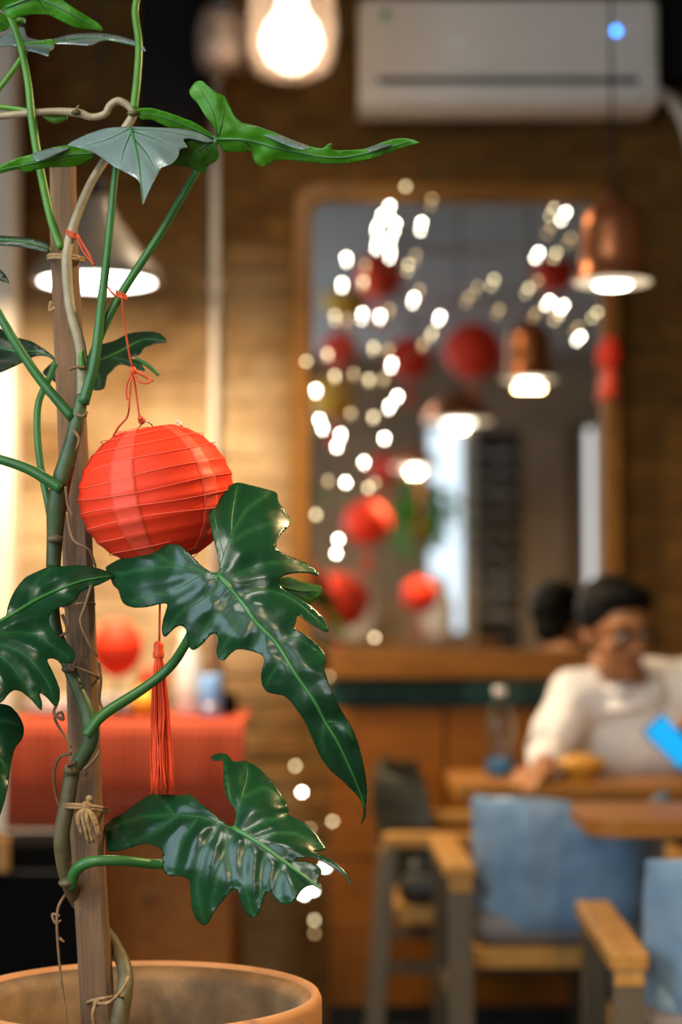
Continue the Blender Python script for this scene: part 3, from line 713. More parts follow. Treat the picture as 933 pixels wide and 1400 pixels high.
# ================================================================== THE MAN
def person():
    hx = P(842, 862, 5.0)
    root = empty('person', (.86, 5.36, .0), 'seated man in white shirt and glasses holding a bright blue phone', 'person')
    yaw = math.radians(24); Rh = Euler((math.radians(12), math.radians(-3), yaw)).to_matrix()   # local face axis is -Y
    def hp(x, y, z): return hx + Rh @ Vector((x, y, z))
    b = MB()
    # head
    b.ball(hp(0, .010, .022), (.076, .096, .098), 24, 16, Rh); b.ball(hp(0, -.026, -.048), (.058, .062, .068), 20, 14, Rh)
    b.ball(hp(0, -.060, -.092), (.026, .024, .022), 14, 10, Rh)
    b.tube([hp(0, -.086, .012), hp(0, -.100, -.012), hp(0, -.108, -.028)], [.010, .012, .016], 10); b.ball(hp(.011, -.094, -.032), .010, 10, 8); b.ball(hp(-.011, -.094, -.032), .010, 10, 8)
    b.tube([hp(-.05, -.070, .026), hp(0, -.086, .030), hp(.05, -.070, .026)], .012, 10)
    for s in (-1, 1):
        b.ball(hp(s * .042, -.058, -.022), (.024, .026, .024), 12, 8, Rh)
        b.ball(hp(s * .076, .012, -.008), (.010, .020, .032), 12, 8, Rh)
    neckb = Vector((.752, 5.125, .985)); b.tube([hp(0, .02, -.06), (hp(0, .03, -.07) + neckb) / 2, neckb - Vector((0, -.02, .05))], [.056, .056, .068], 16)
    # torso
    chest = Vector((.785, 5.19, .86)); waist = Vector((.83, 5.30, .67)); pel = Vector((.86, 5.37, .56))
    for p, rr in ((chest, (.165, .105, .14)), ((chest + waist) / 2, (.155, .105, .13)), (waist, (.15, .105, .11)), (pel, (.165, .125, .10))):
        b.ball(p, rr, 20, 12)
    shR = Vector((.600, 5.13, .945)); elR = Vector((.525, 5.055, .815)); haR = Vector((.500, 4.905, .785))
    shL = Vector((.935, 5.12, .975)); elL = Vector((1.02, 5.00, .80)); haL = Vector((.875, 4.875, .845))
    b.tube([shR, chest + Vector((0, -.01, .09)), shL], [.06, .085, .06], 16)
    for sh, el, ha in ((shR, elR, haR), (shL, elL, haL)):
        b.tube([sh, (sh + el) / 2, el], [.058, .050, .042], 14); b.ball(el, .042, 12, 8)
        b.tube([el, (el * .6 + ha * .4), ha], [.042, .038, .027], 14)
    # hands: palm and five bent fingers
    def hand(wr, d, up, thumb_side, curl):
        d = Vector(d).normalized(); up = (Vector(up) - d * Vector(up).dot(d)).normalized(); sd = d.cross(up)
        Mx = Matrix((sd, d, up)).transposed()
        b.ball(wr + d * .045, (.040, .052, .017), 14, 10, Mx)
        for k, (o, L) in enumerate(((-.030, .062), (-.010, .074), (.010, .078), (.030, .070))):
            p0 = wr + d * .075 + sd * o * thumb_side * -1; q = [p0]; a = .15
            for sgm in (.45, .32, .23):
                a += curl; q.append(q[-1] + (d * math.cos(a) - up * math.sin(a)) * L * sgm)
            b.tube(q, [.0095, .009, .0085, .0065], 10); b.ball(q[-1], .0068, 8, 6)
        p0 = wr + d * .025 + sd * .032 * thumb_side
        q = [p0, p0 + (d * .5 + sd * thumb_side * .6 - up * .2).normalized() * .035, p0 + (d * .9 + sd * thumb_side * .45 - up * .4).normalized() * .06]
        b.tube(q, [.013, .0105, .008], 10); b.ball(q[-1], .008, 8, 6)
    hand(haR, (-.45, -.8, -.12), (0, 0, 1), 1, .12)
    hand(haL, (-.35, -.35, .55), (-.3, .8, .4), -1, .45)
    # thighs and shins under the table
    for s, kx in ((-1, .745), (1, .97)):
        hip = pel + Vector((s * .09, -.03, -.02)); kn = Vector((kx, 5.14, .50)); an = Vector((kx, 5.16, .09))
        b.tube([hip, (hip + kn) / 2, kn], [.085, .075, .058], 14); b.ball(kn, .058, 12, 8); b.tube([kn, kn.lerp(an, .4), an], [.055, .054, .038], 14)
        b.tube([an + Vector((0, .03, -.05)), an + Vector((0, -.06, -.052)), an + Vector((0, -.15, -.062))], [.036, .036, .026], 12)
    body = b.build('body', M['skin'], root)
    rm = body.modifiers.new('remesh', 'REMESH'); rm.mode = 'VOXEL'; rm.voxel_size = .0045; rm.use_smooth_shade = True
    sm = body.modifiers.new('smooth', 'SMOOTH'); sm.iterations = 4; sm.factor = .5
    # shirt
    s_ = MB()
    for p, rr in ((chest, (.183, .122, .150)), ((chest + waist) / 2, (.175, .122, .145)), (waist, (.172, .122, .12)), (pel + Vector((0, 0, .03)), (.178, .135, .09))): s_.ball(p, rr, 24, 14)
    s_.tube([shR, chest + Vector((0, -.01, .09)), shL], [.074, .100, .074], 18); s_.ball(shR, .074, 14, 10); s_.ball(shL, .074, 14, 10)
    for sh, el, ha in ((shR, elR, haR), (shL, elL, haL)):
        cuff = el.lerp(ha, .86)
        s_.tube([sh, sh.lerp(el, .3), sh.lerp(el, .55), sh.lerp(el, .8), el], [.073, .066, .068, .060, .060], 16); s_.ball(el, .060, 14, 10)
        s_.tube([el, el.lerp(cuff, .35), el.lerp(cuff, .6), cuff], [.059, .051, .052, .040], 16)
    s_.tube([neckb + Vector((.0, .0, -.06)), neckb + Vector((-.006, -.004, .005))], [.10, .072], 18)
    sh_o = s_.build('shirt', M['shirt'], root)
    rm = sh_o.modifiers.new('remesh', 'REMESH'); rm.mode = 'VOXEL'; rm.voxel_size = .006; rm.use_smooth_shade = True
    sm = sh_o.modifiers.new('smooth', 'SMOOTH'); sm.iterations = 5; sm.factor = .5
    tx = bpy.data.textures.new('fold', 'CLOUDS'); tx.noise_scale = .07
    dp = sh_o.modifiers.new('folds', 'DISPLACE'); dp.texture = tx; dp.strength = .016; dp.texture_coords = 'GLOBAL'; dp.mid_level = .5
    # collar points, placket buttons
    for s in (-1, 1):
        co = MB(); q = neckb + Vector((0, -.012, .012))
        co.v = [q + Vector(v) for v in ((s * .068, .02, .022), (s * .058, -.045, .010), (s * .012, -.078, -.012), (s * .040, -.095, -.050), (s * .082, -.055, -.032), (s * .088, .015, -.012))]
        co.f = [[0, 1, 4, 5], [1, 2, 3, 4]]
        c_ = co.build('collar', M['shirt'], root); c_.modifiers.new('t', 'SOLIDIFY').thickness = .006
    for k in range(4):
        MB().ball(neckb + Vector((.010 + .012 * k, -.112 + .010 * k, -.06 - .06 * k)), (.006, .004, .006), 10, 6).build('button', M['porcelain'], root)
    tr = MB()
    for s, kx in ((-1, .745), (1, .97)):
        hip = pel + Vector((s * .09, -.03, -.02)); kn = Vector((kx, 5.14, .50)); an = Vector((kx, 5.16, .11))
        tr.tube([hip, (hip + kn) / 2, kn], [.10, .088, .070], 16); tr.ball(kn, .070, 14, 10); tr.tube([kn, kn.lerp(an, .5), an], [.068, .066, .056], 16)
    tr.ball(pel - Vector((0, 0, .02)), (.18, .138, .085), 20, 12)
    t_o = tr.build('trousers', M['trousers'], root); rm = t_o.modifiers.new('remesh', 'REMESH'); rm.mode = 'VOXEL'; rm.voxel_size = .009; rm.use_smooth_shade = True
    # hair: cap with a short fringe swept to the side
    hb = MB(); hb.ball(hp(0, .026, .044), (.086, .100, .094), 24, 16, Rh); hb.ball(hp(.0, -.030, .092), (.070, .056, .036), 18, 12, Rh)
    hb.ball(hp(.03, -.05, .085), (.042, .03, .026), 14, 10, Rh); hb.ball(hp(0, .075, -.02), (.062, .035, .06), 16, 10, Rh)
    for s in (-1, 1): hb.ball(hp(s * .074, .018, .022), (.012, .030, .035), 12, 8, Rh)
    ho = hb.build('hair', M['hair'], root); rm = ho.modifiers.new('remesh', 'REMESH'); rm.mode = 'VOXEL'; rm.voxel_size = .005; rm.use_smooth_shade = True
    # keep the hair off the face
    cut = ho.data; 
    # eyes, brows, mouth, glasses
    for s in (-1, 1):
        e = MB().ball(hp(s * .031, -.077, .004), .0125, 14, 10).build('eye', M['eye'], root)
        MB().ball(hp(s * .031, -.0865, .003), .0058, 10, 8).build('iris', M['iris'], root)
        MB().tube([hp(s * .012, -.093, .026), hp(s * .032, -.090, .032), hp(s * .054, -.074, .027)], [.004, .005, .003], 8).build('eyebrow', M['hair'], root)
    MB().tube(spline([hp(-.026, -.080, -.060), hp(0, -.092, -.064), hp(.026, -.080, -.060)], 4), [.003, .0065, .003], 8).build('mouth', M['lip'], root)
    gl = MB()
    for s in (-1, 1):
        ring = [hp(s * .033 + .027 * math.cos(t), -.104 + .012 * abs(math.cos(t)) * (1 if s * math.cos(t) > 0 else 0), .002 + .019 * math.sin(t)) for t in [2 * math.pi * k / 24 for k in range(25)]]
        gl.tube(ring, .0024, 6, cap=False)
        gl.tube([hp(s * .060, -.094, .006), hp(s * .080, -.03, .008), hp(s * .083, .02, .004)], .0020, 6)
    gl.tube([hp(-.007, -.106, .006), hp(0, -.108, .009), hp(.007, -.106, .006)], .002, 6)
    go = gl.build('glasses', M['black_gloss'], root)
    return haL
haL = person()
c = P(918, 1014, 4.80)
zl = Vector((.70, .08, -.70)).normalized(); nn = Vector((-.25, -.85, .30)); nn = (nn - zl * nn.dot(zl)).normalized(); xx = (-nn).cross(zl)
Rp = Matrix((xx, -nn, zl)).transposed()
ph = empty('phone', c, 'bright blue glowing phone held by the man', 'phone')
MB().box(c, (.066, .008, .132), Rp).build('case', M['black_gloss'], ph, False, .003)
MB().box(c + Rp @ Vector((0, -.0048, 0)), (.060, .0016, .124), Rp).build('screen', M['phone'], ph, False)

# ================================================================== SIDEBOARD WITH RED CHECKED CLOTH, LEFT
ys = 5.05
q0 = P(20, 1140, ys); q1 = P(325, 990, ys)
sx0, sx1, zt = q0.x, q1.x, q1.z + .01
sb = empty('sideboard', ((sx0 + sx1) / 2, 5.3, 0), 'brown wooden sideboard under the red checked cloth', 'cabinet')
MB().box(((sx0 + sx1) / 2, 5.31, (zt - .03) / 2 + .03), (sx1 - sx0 - .02, .48, zt - .09)).build('body', M['wood_brown'], sb, False, .006)
MB().box(((sx0 + sx1) / 2, 5.31, zt - .018), (sx1 - sx0 + .02, .52, .03)).build('top', M['wood_brown'], sb, False, .006)
MB().box(((sx0 + sx1) / 2, 5.33, .03), (sx1 - sx0 - .1, .40, .06)).build('plinth', M['leg_dark'], sb, False)
for k in range(2):
    xc = sx0 + (sx1 - sx0) * (.25 + .5 * k)
    dr = MB().box((xc, 5.062, .33), ((sx1 - sx0) / 2 - .03, .02, .52)).build('door', M['wood_brown'], sb, False, .005)
    MB().ball((xc + (.2 if k == 0 else -.2), 5.04, .45), .012, 10, 8).build('knob', M['leg_dark'], dr, local=True).matrix_parent_inverse = Matrix.Identity(4)
cl = MB(); nx = 60
z_low = P(100, 1139, ys - .03).z
rows = [(5.53, zt + .001), (5.2, zt + .002), (5.07, zt + .002), (5.042, zt - .006), (5.034, zt - .04), (5.030, (zt + z_low) / 2), (5.026, z_low)]
for j, (y, z) in enumerate(rows):
    for i in range(nx + 1):
        x = sx0 - .02 + (sx1 - sx0 + .04) * i / nx
        wv = .006 * math.sin(i * .55) * max(0, (j - 2) / 4)
        cl.v.append(Vector((x, y - wv - (.004 if j > 3 else 0), z + (.004 * math.sin(i * .4) if j == 6 else 0))))
for j in range(len(rows) - 1):
    for i in range(nx):
        q = j * (nx + 1) + i; cl.f.append([q, q + 1, q + nx + 2, q + nx + 1])
co = cl.build('tablecloth', M['check']); co.modifiers.new('t', 'SOLIDIFY').thickness = .003
tag(co, 'red checked tablecloth draped over the wooden sideboard', 'tablecloth')
# things on the sideboard
def on_side(px, y=5.2): 
    p = P(px, 980, y); p.z = zt + .006; return p
c = on_side(258); v = empty('vase', c, 'tall cream vase on the red cloth left of the blue tin', 'vase')
MB().lathe([(.03, 0), (.036, .01), (.036, .10), (.030, .16), (.020, .19), (.022, .215), (.018, .215), (.016, .19), (.026, .15), (.03, .02), (0, .015)], c, 24).build('vase_body', M['porcelain'], v)
MB().lathe([(.0365, .06), (.038, .065), (.0365, .07)], c, 24).build('band', M['cream'], v)
c = on_side(288, 5.15); v = empty('tin_can', c, 'pale blue tin on the red cloth', 'tin')
MB().lathe([(.028, 0), (.030, .003), (.030, .10), (.028, .104), (.026, .103), (.026, .098), (0, .098)], c, 24).build('can_body', M['blue_can'], v)
MB().lathe([(.0305, .02), (.031, .024), (.0305, .028)], c, 24).build('seam', M['wire'], v)
c = on_side(312, 5.22); v = empty('small_jar', c, 'small black jar beside the pale blue tin', 'jar')
MB().lathe([(.022, 0), (.026, .01), (.026, .035), (.018, .045)], c, 20).build('jar_body', M['black_gloss'], v)
MB().lathe([(.019, .045), (.019, .055), (0, .057)], c, 20).build('lid', M['black_gloss'], v)
c = on_side(196, 5.14); v = empty('lemon', c + Vector((0, 0, 0)), 'yellow fruit on the red cloth beside the tassel', 'fruit')
MB().lathe([(0, 0), (.012, .002), (.034, .022), (.038, .038), (.032, .056), (.012, .072), (.006, .078), (0, .08)], c, 24).build('fruit_body', M['yellow'], v)
MB().lathe([(.004, .077), (.003, .084), (0, .085)], c, 10).build('stem', M['leg_dark'], v)
for k, (px, lab) in enumerate(((75, 'stack of white plates on the red cloth, left of the stake'), (165, 'stack of white plates on the red cloth, right of the stake'))):
    c = on_side(px, 5.25 if k == 0 else 5.38); v = empty('plate_stack', c, lab, 'plates', 'white plates on the sideboard')
    for i in range(4):
        MB().lathe([(.04, 0), (.045, .003), (.085, .012), (.085, .015), (.045, .006), (0, .005)], c + Vector((0, 0, .009 * i)), 28).build('plate', M['porcelain'], v)
for lx, ly, ld, rx_, rz_, lab in ((160, 886, 5.16, .068, .072, 'red paper lantern on a little stand, on sideboard behind the stake'), (207, 932, 5.20, .036, .034, 'tiny red lantern on a stand behind the tassel')):
    c = P(lx, ly, ld); lo = lantern('paper_lantern', c, rx_, rz_, lab, 'small red paper lanterns', tassel=False, hang=False)
    MB().tube([(c.x, c.y, zt + .012), (c.x, c.y, c.z - rz_ * .9)], .004, 8).build('stand_rod', M['leg_dark'], lo)
    MB().lathe([(.035, zt + .006), (.035, zt + .012), (.006, zt + .016)], (c.x, c.y, 0), 20).build('stand_foot', M['leg_dark'], lo)

# black cabinet, lower left
yk = 4.72
k0 = P(-90, 1400, yk); k1 = P(114, 1153, yk)
bk = empty('black_cabinet', ((k0.x + k1.x) / 2, yk + .12, 0), 'low glossy black cabinet behind the terracotta pot', 'cabinet')
MB().box(((k0.x + k1.x) / 2, yk + .13, k1.z / 2), (k1.x - k0.x, .23, k1.z)).build('body', M['black_gloss'], bk, False, .004)
ze = P(50, 1192, yk).z
MB().box(((k0.x + k1.x) / 2, yk + .012, (ze + k1.z) / 2), (k1.x - k0.x - .01, .02, k1.z - ze - .012)).build('drawer', M['black_gloss'], bk, False, .002)
MB().box(((k0.x + k1.x) / 2, yk + .012, ze / 2), (k1.x - k0.x - .01, .02, ze - .012)).build('door', M['black_gloss'], bk, False, .002)
MB().box(((k0.x + k1.x) / 2, yk + .004, ze), (k1.x - k0.x, .012, .004)).build('trim_strip', M['leg_lit_grey'], bk, False)
MB().box(((k0.x + k1.x) / 2, yk + .240, k1.z + .002), (k1.x - k0.x, .012, .004)).build('trim_strip', M['cream'], bk, False)
h0 = P(4, 1168, yk - .03); MB().box(h0, (.03, .03, .08)).build('handle', M['wood_arm'], bk, False, .004)

# ================================================================== THE PLANT
Y0 = 2.09
S = F / 2.09                                             # about 1300 px per metre at the plant
pot_c = P(190, 1358, 2.12); pr_ = 248 / F * 2.12
pot = empty('terracotta_pot', (pot_c.x, pot_c.y, pot_c.z - .36), 'wide terracotta pot holding the climbing plant', 'pot')
R_ = pr_
MB().lathe([(0, -.36), (R_ * .70, -.36), (R_ * .74, -.345), (R_ * .95, -.075), (R_ * .955, -.07), (R_ * .992, -.065), (R_ * 1.0, -.055), (R_ * 1.0, -.006), (R_ * .985, .0), (R_ * .955, .001), (R_ * .935, -.006)], pot_c, 96, cap=False).build('outer_wall', M['terracotta'], pot)
MB().lathe([(R_ * .937, -.004), (R_ * .925, -.03), (R_ * .88, -.15), (R_ * .86, -.20), (R_ * .80, -.20), (R_ * .86, -.02)], pot_c, 96, closed=True).build('inner_wall', M['terracotta_in'], pot)
so = MB().lathe([(0, -.155), (R_ * .5, -.152), (R_ * .86, -.158), (R_ * .85, -.19), (0, -.19)], pot_c, 48, lambda a, z: 1 + .004 * math.sin(7 * a)).build('soil', M['soil'])
tag(so, 'dark soil inside the terracotta pot', 'soil', kind='stuff')
# plant stand under the pot
ps = empty('plant_stand', (pot_c.x, pot_c.y, 0), 'dark wooden stand under the terracotta pot', 'stand')
zb = pot_c.z - .36
MB().lathe([(0, zb - .03), (.19, zb - .03), (.195, zb - .025), (.195, zb - .002), (0, zb - .001)], (pot_c.x, pot_c.y, 0), 40).build('top', M['wood_brown'], ps)
for k in range(4):
    a = math.pi / 4 + k * math.pi / 2
    MB().bar((pot_c.x + .15 * math.cos(a), pot_c.y + .15 * math.sin(a), zb - .03), (pot_c.x + .17 * math.cos(a), pot_c.y + .17 * math.sin(a), 0), .03, .03).build('leg', M['leg_dark'], ps, False, .003)

def path(pts, Y=Y0, n=8):
    """pixel points with optional own depth offset (cm, + is away from the camera)"""
    return spline([P(p[0], p[1], Y + (p[2] * .01 if len(p) > 2 else 0)) for p in pts], n)
def px(r): return r / S

# stake
SY = 2.152
stk = empty('support_stake', P(135, 1440, SY), 'brown wooden stake the plant is tied to', 'stake')
sp = [P(x, y, SY) for x, y in ((140, 1470), (120, 1150), (112, 900), (98, 560), (88, 330), (86, 222))]
stm = MB(); wds = [23, 21, 20, 19, 18, 17]
pth = spline(sp, 6); m_ = len(pth)
for i, p in enumerate(pth):
    h = (23 - 6 * i / (m_ - 1)) / S * (1 + .02 * math.sin(i * 1.3)); d = .014
    for cx_, cy_ in ((-1, -.7), (-.7, -1), (.7, -1), (1, -.7), (1, .7), (.7, 1), (-.7, 1), (-1, .7)):
        stm.v.append(p + Vector((cx_ * h, cy_ * d, 0)))
for i in range(m_ - 1):
    for k in range(8): stm.f.append([i * 8 + k, i * 8 + (k + 1) % 8, i * 8 + 8 + (k + 1) % 8, i * 8 + 8 + k])
stm.f += [list(range(8))[::-1], [(m_ - 1) * 8 + k for k in range(8)]]
stm.build('pole', M['stake'], stk, False)
def twine(cx_, cy_, hw, tilt, r=2.6, back=5.0, front=-5.2, turns=2, lab='twine_tie'):
    mb = MB()
    for t in range(turns):
        ring = []
        for k in range(25):
            a = 2 * math.pi * k / 24
            dep = front if math.sin(a) < 0 else back
            ring.append(P(cx_ + hw * math.cos(a), cy_ + tilt * math.cos(a) + t * r * 1.5 - 3 * abs(math.sin(a)), (Y0 + SY) / 2 + dep * .01 * abs(math.sin(a)) ** .5))
        mb.tube(ring, px(r), 6, cap=False)
    return mb
tw = twine(90, 352, 24, 2); tw.ball(P(105, 353, Y0 - .014), px(5), 8, 6); MB().tube(path([(75, 420, -1), (68, 425, -1), (70, 412, -1)], n=4), px(2.5), 6).build('twine_end', M['twine'], stk); tw.build('twine_tie', M['twine'], stk)
tw = twine(115, 1104, 32, 3)
for dx, dy, ex, ey in ((-12, 12, -6, 38), (2, 14, 10, 48), (10, 14, 18, 40), (-4, 12, 4, 50)):
    tw.tube(path([(118, 1104, -2.2), (118 + dx, 1104 + dy, -2.6), (118 + ex, 1104 + ey, -2.2)], n=5), [px(2), px(5), px(3)], 6, flat=.5)
tw.ball(P(118, 1103, Y0 - .018), px(8), 10, 8); tw.ball(P(122, 1092, Y0 - .014), px(5), 10, 8); tw.build('twine_tie', M['twine'], stk)
tw = twine(143, 1367, 24, -4, r=2.2, turns=1)
tw.tube(path([(130, 1372, -2), (150, 1370, -2.4), (168, 1352, -1.5), (176, 1335, 0)], n=5), px(2.6), 6)
tw.tube(path([(131, 1370, -2.2), (127, 1390, -2.3), (133, 1415, -2.2)], n=5), px(3), 6); tw.ball(P(133, 1370, Y0 - .018), px(6), 8, 6); tw.build('twine_tie', M['twine'], stk)
twine(112, 918, 24, 10, r=1.8, turns=1).build('twine_tie', M['root'], stk)
twine(108, 828, 22, -2, r=1.5, turns=1).build('twine_tie', M['root'], stk)

# the plant itself
pl = empty('climbing_philodendron', P(160, 1420, Y0), 'climbing plant with large glossy lobed leaves tied to wooden stake', 'plant')
def stem(name, pts, r, m_, n=10, Y=Y0, seg=8):
    return MB().tube(path(pts, Y, seg), [px(q) for q in r] if isinstance(r, (list, tuple)) else px(r), n).build(name, M[m_], pl)
stem('stem', [(156, 1480, 3), (163, 1400, 3), (172, 1335, 5), (158, 1295, 8), (135, 1265, 9.6), (108, 1235, 7.5), (92, 1200, 2), (84, 1150, 0), (92, 1095, 0), (99, 1050, 0)], [12, 13, 11, 10, 10, 10, 11, 11, 11, 11], 'vine')
stem('stem', [(98, 1055, -.3), (112, 1036, -1), (124, 1010, -1.6), (120, 975, -1.6), (108, 945, -1.2), (97, 918, -.6), (86, 890, 0), (76, 860, .8), (72, 820, 1), (73, 770, .6)], [9, 10, 11, 10, 9, 9, 9, 9, 9, 9], 'vine_green')
stem('stem', [(73, 775, .5), (75, 735, .2), (78, 690, -.4), (86, 650, -1), (97, 612, -1.5), (106, 572, -1.8), (113, 540, -1.6)], [10, 11, 14, 13, 11, 10, 8], 'vine_green')
stem('stem', [(112, 548, -1.5), (113, 505, -1.4), (109, 470, -1.6), (97, 425, -1.8), (92, 380, -1.9), (92, 345, -2), (100, 310, -1.8), (122, 255, -1.2), (148, 212, -.6), (172, 175, 0), (182, 157, 0), (178, 147, 0), (163, 138, 0), (151, 144, 0), (143, 156, 0), (125, 160, 0), (104, 154, 0), (60, 153, .3), (-30, 162, .6)], [8, 8, 7.5, 7, 7.5, 7, 6.5, 6, 6, 6.5, 6, 5.5, 5.5, 5.5, 5, 5, 6, 5, 5], 'vine_pale')
for (x, y, r) in ((104, 154, 7), (182, 155, 8), (95, 915, 11), (98, 1053, 12), (97, 612, 12.5), (108, 568, 11.5), (92, 1207, 12.5), (75, 737, 11.8)):
    MB().ball(P(x, y, Y0 - .012), (px(r), px(r), px(r * .55)), 12, 8).build('node', M['vine'], pl)
PET = [
 ([(2, -10, -1), (10, 14, -1), (26, 55, -1), (38, 110, -1), (44, 165, -1), (54, 225, -1), (70, 300, -1.6), (84, 340, -2)], [4.5, 5, 6, 6], 'petiole_lime'),
 ([(192, -15, 0), (185, 15, 0), (190, 60, 0), (188, 105, 0), (183, 150, 0)], [5, 5.5, 6], 'petiole_lime'),
 ([(300, 186, -1), (268, 236, -1), (222, 315, -1), (165, 403, -1), (140, 452, -1), (122, 500, -1.2)], [4.5, 5.5, 6, 6], 'petiole'),
 ([(168, 175, -2), (158, 235, -2), (150, 315, -2), (140, 405, -2), (130, 490, -2), (114, 552, -2)], [4, 5, 5.5, 7, 8], 'petiole'),
 ([(-25, 385, -2), (0, 432, -2), (22, 470, -2), (56, 520, -2), (100, 572, -2)], [5, 6, 6.5, 7], 'petiole'),
 ([(-40, 615, -2), (0, 628, -2), (40, 642, -2), (84, 668, -2)], [6, 6.5, 7, 8], 'petiole'),
 ([(75, 745, .5), (66, 690, .5), (56, 640, .8), (51, 590, 1), (53, 550, 1.2), (66, 520, 1.6), (76, 495, 2)], [5, 5, 4.5], 'petiole'),
 ([(118, 1006, -2.2), (140, 978, -2), (195, 942, -1), (232, 912, -1), (254, 880, -3), (278, 832, -5.4), (299, 787, -8.0)], [8, 7, 6.5, 6], 'petiole'),
 ([(97, 1212, -1), (104, 1190, -2), (125, 1178, -2.6), (170, 1177, -2.2), (225, 1181, -.5), (275, 1165, 1), (319, 1134, .6)], [8, 8, 7, 6.5, 6], 'petiole'),
 ([(97, 912, 0), (78, 893, -.5), (50, 880, .5), (10, 865, .5)], [8, 7, 6], 'vine_green'),
 ([(-20, 145, 1), (15, 100, 1), (30, 78, 1), (40, 62, 1)], [4, 4, 3.5], 'petiole_lime'),
 ([(-20, 143, .8), (15, 148, .8), (45, 152, .5)], [4, 4, 3], 'petiole_lime'),
 ([(60, 158, 1), (75, 164, 1), (92, 160, 1)], [3, 5.5, 3], 'petiole_lime'),
 ([(185, 490, 1), (203, 500, 1), (217, 513, 1)], [3, 3, 2], 'petiole'),
 ([(113, 505, -2), (111, 488, -2.2), (113, 478, -2.2)], [5, 4, 1], 'petiole_lime'),
 ([(20, 33, -.5), (27, 28, -.5), (34, 29, -.5)], [4, 5, 4], 'petiole_lime')]
for pts, r, m_ in PET:
    stem('petiole', pts, r, m_)
ROOT = [[(78, 962, 0), (74, 975, -.5), (86, 984, -1), (84, 974, -.5), (75, 982, 0), (88, 1005, 0), (98, 1022, -.5)],
 [(98, 1030, -1), (82, 1035, -1), (74, 1055, -1), (76, 1085, 0), (84, 1110, 0)], [(104, 1042, -1.5), (90, 1048, -2), (98, 1055, -2), (88, 1060, -1)],
 [(90, 1222, -.5), (80, 1240, -1), (78, 1265, -1), (80, 1300, -1), (84, 1340, -1), (92, 1400, -1), (95, 1420, -1)],
 [(82, 1252, -1), (72, 1250, -1), (76, 1262, -1), (84, 1258, -1)], [(81, 1282, -1), (88, 1288, -1)],
 [(125, 800, -2), (116, 830, -2.4), (110, 850, -2.4), (122, 880, -2.4), (133, 898, -2)], [(85, 840, -1.5), (92, 862, -1.6), (82, 872, -1.6), (95, 885, -1.6)],
 [(92, 700, -2), (95, 720, -2), (102, 740, -2.2), (122, 752, -2.2), (131, 775, -1)], [(90, 665, -2.4), (93, 690, -2.4), (100, 705, -2.4)], [(100, 588, -2.6), (108, 600, -2.8), (104, 615, -2.8)],
 [(115, 1052, -2.4), (128, 1040, -2.6), (137, 1025, -2.4)], [(135, 905, -1), (138, 930, -.5), (136, 955, 0), (140, 970, 0)], [(76, 878, -1), (98, 915, -2), (102, 905, -2)],
 [(103, 153, -.8), (106, 147, -.8), (108, 144, -.8)], [(95, 505, -2.6), (104, 502, -2.8), (116, 502, -2.8)], [(104, 566, -2.8), (113, 569, -3), (120, 563, -3)]]
for k, pts in enumerate(ROOT):
    MB().tube(path(pts, Y0, 6), [px(2.4), px(2.2), px(1.5)], 6).build('aerial_root', M['root'], pl)

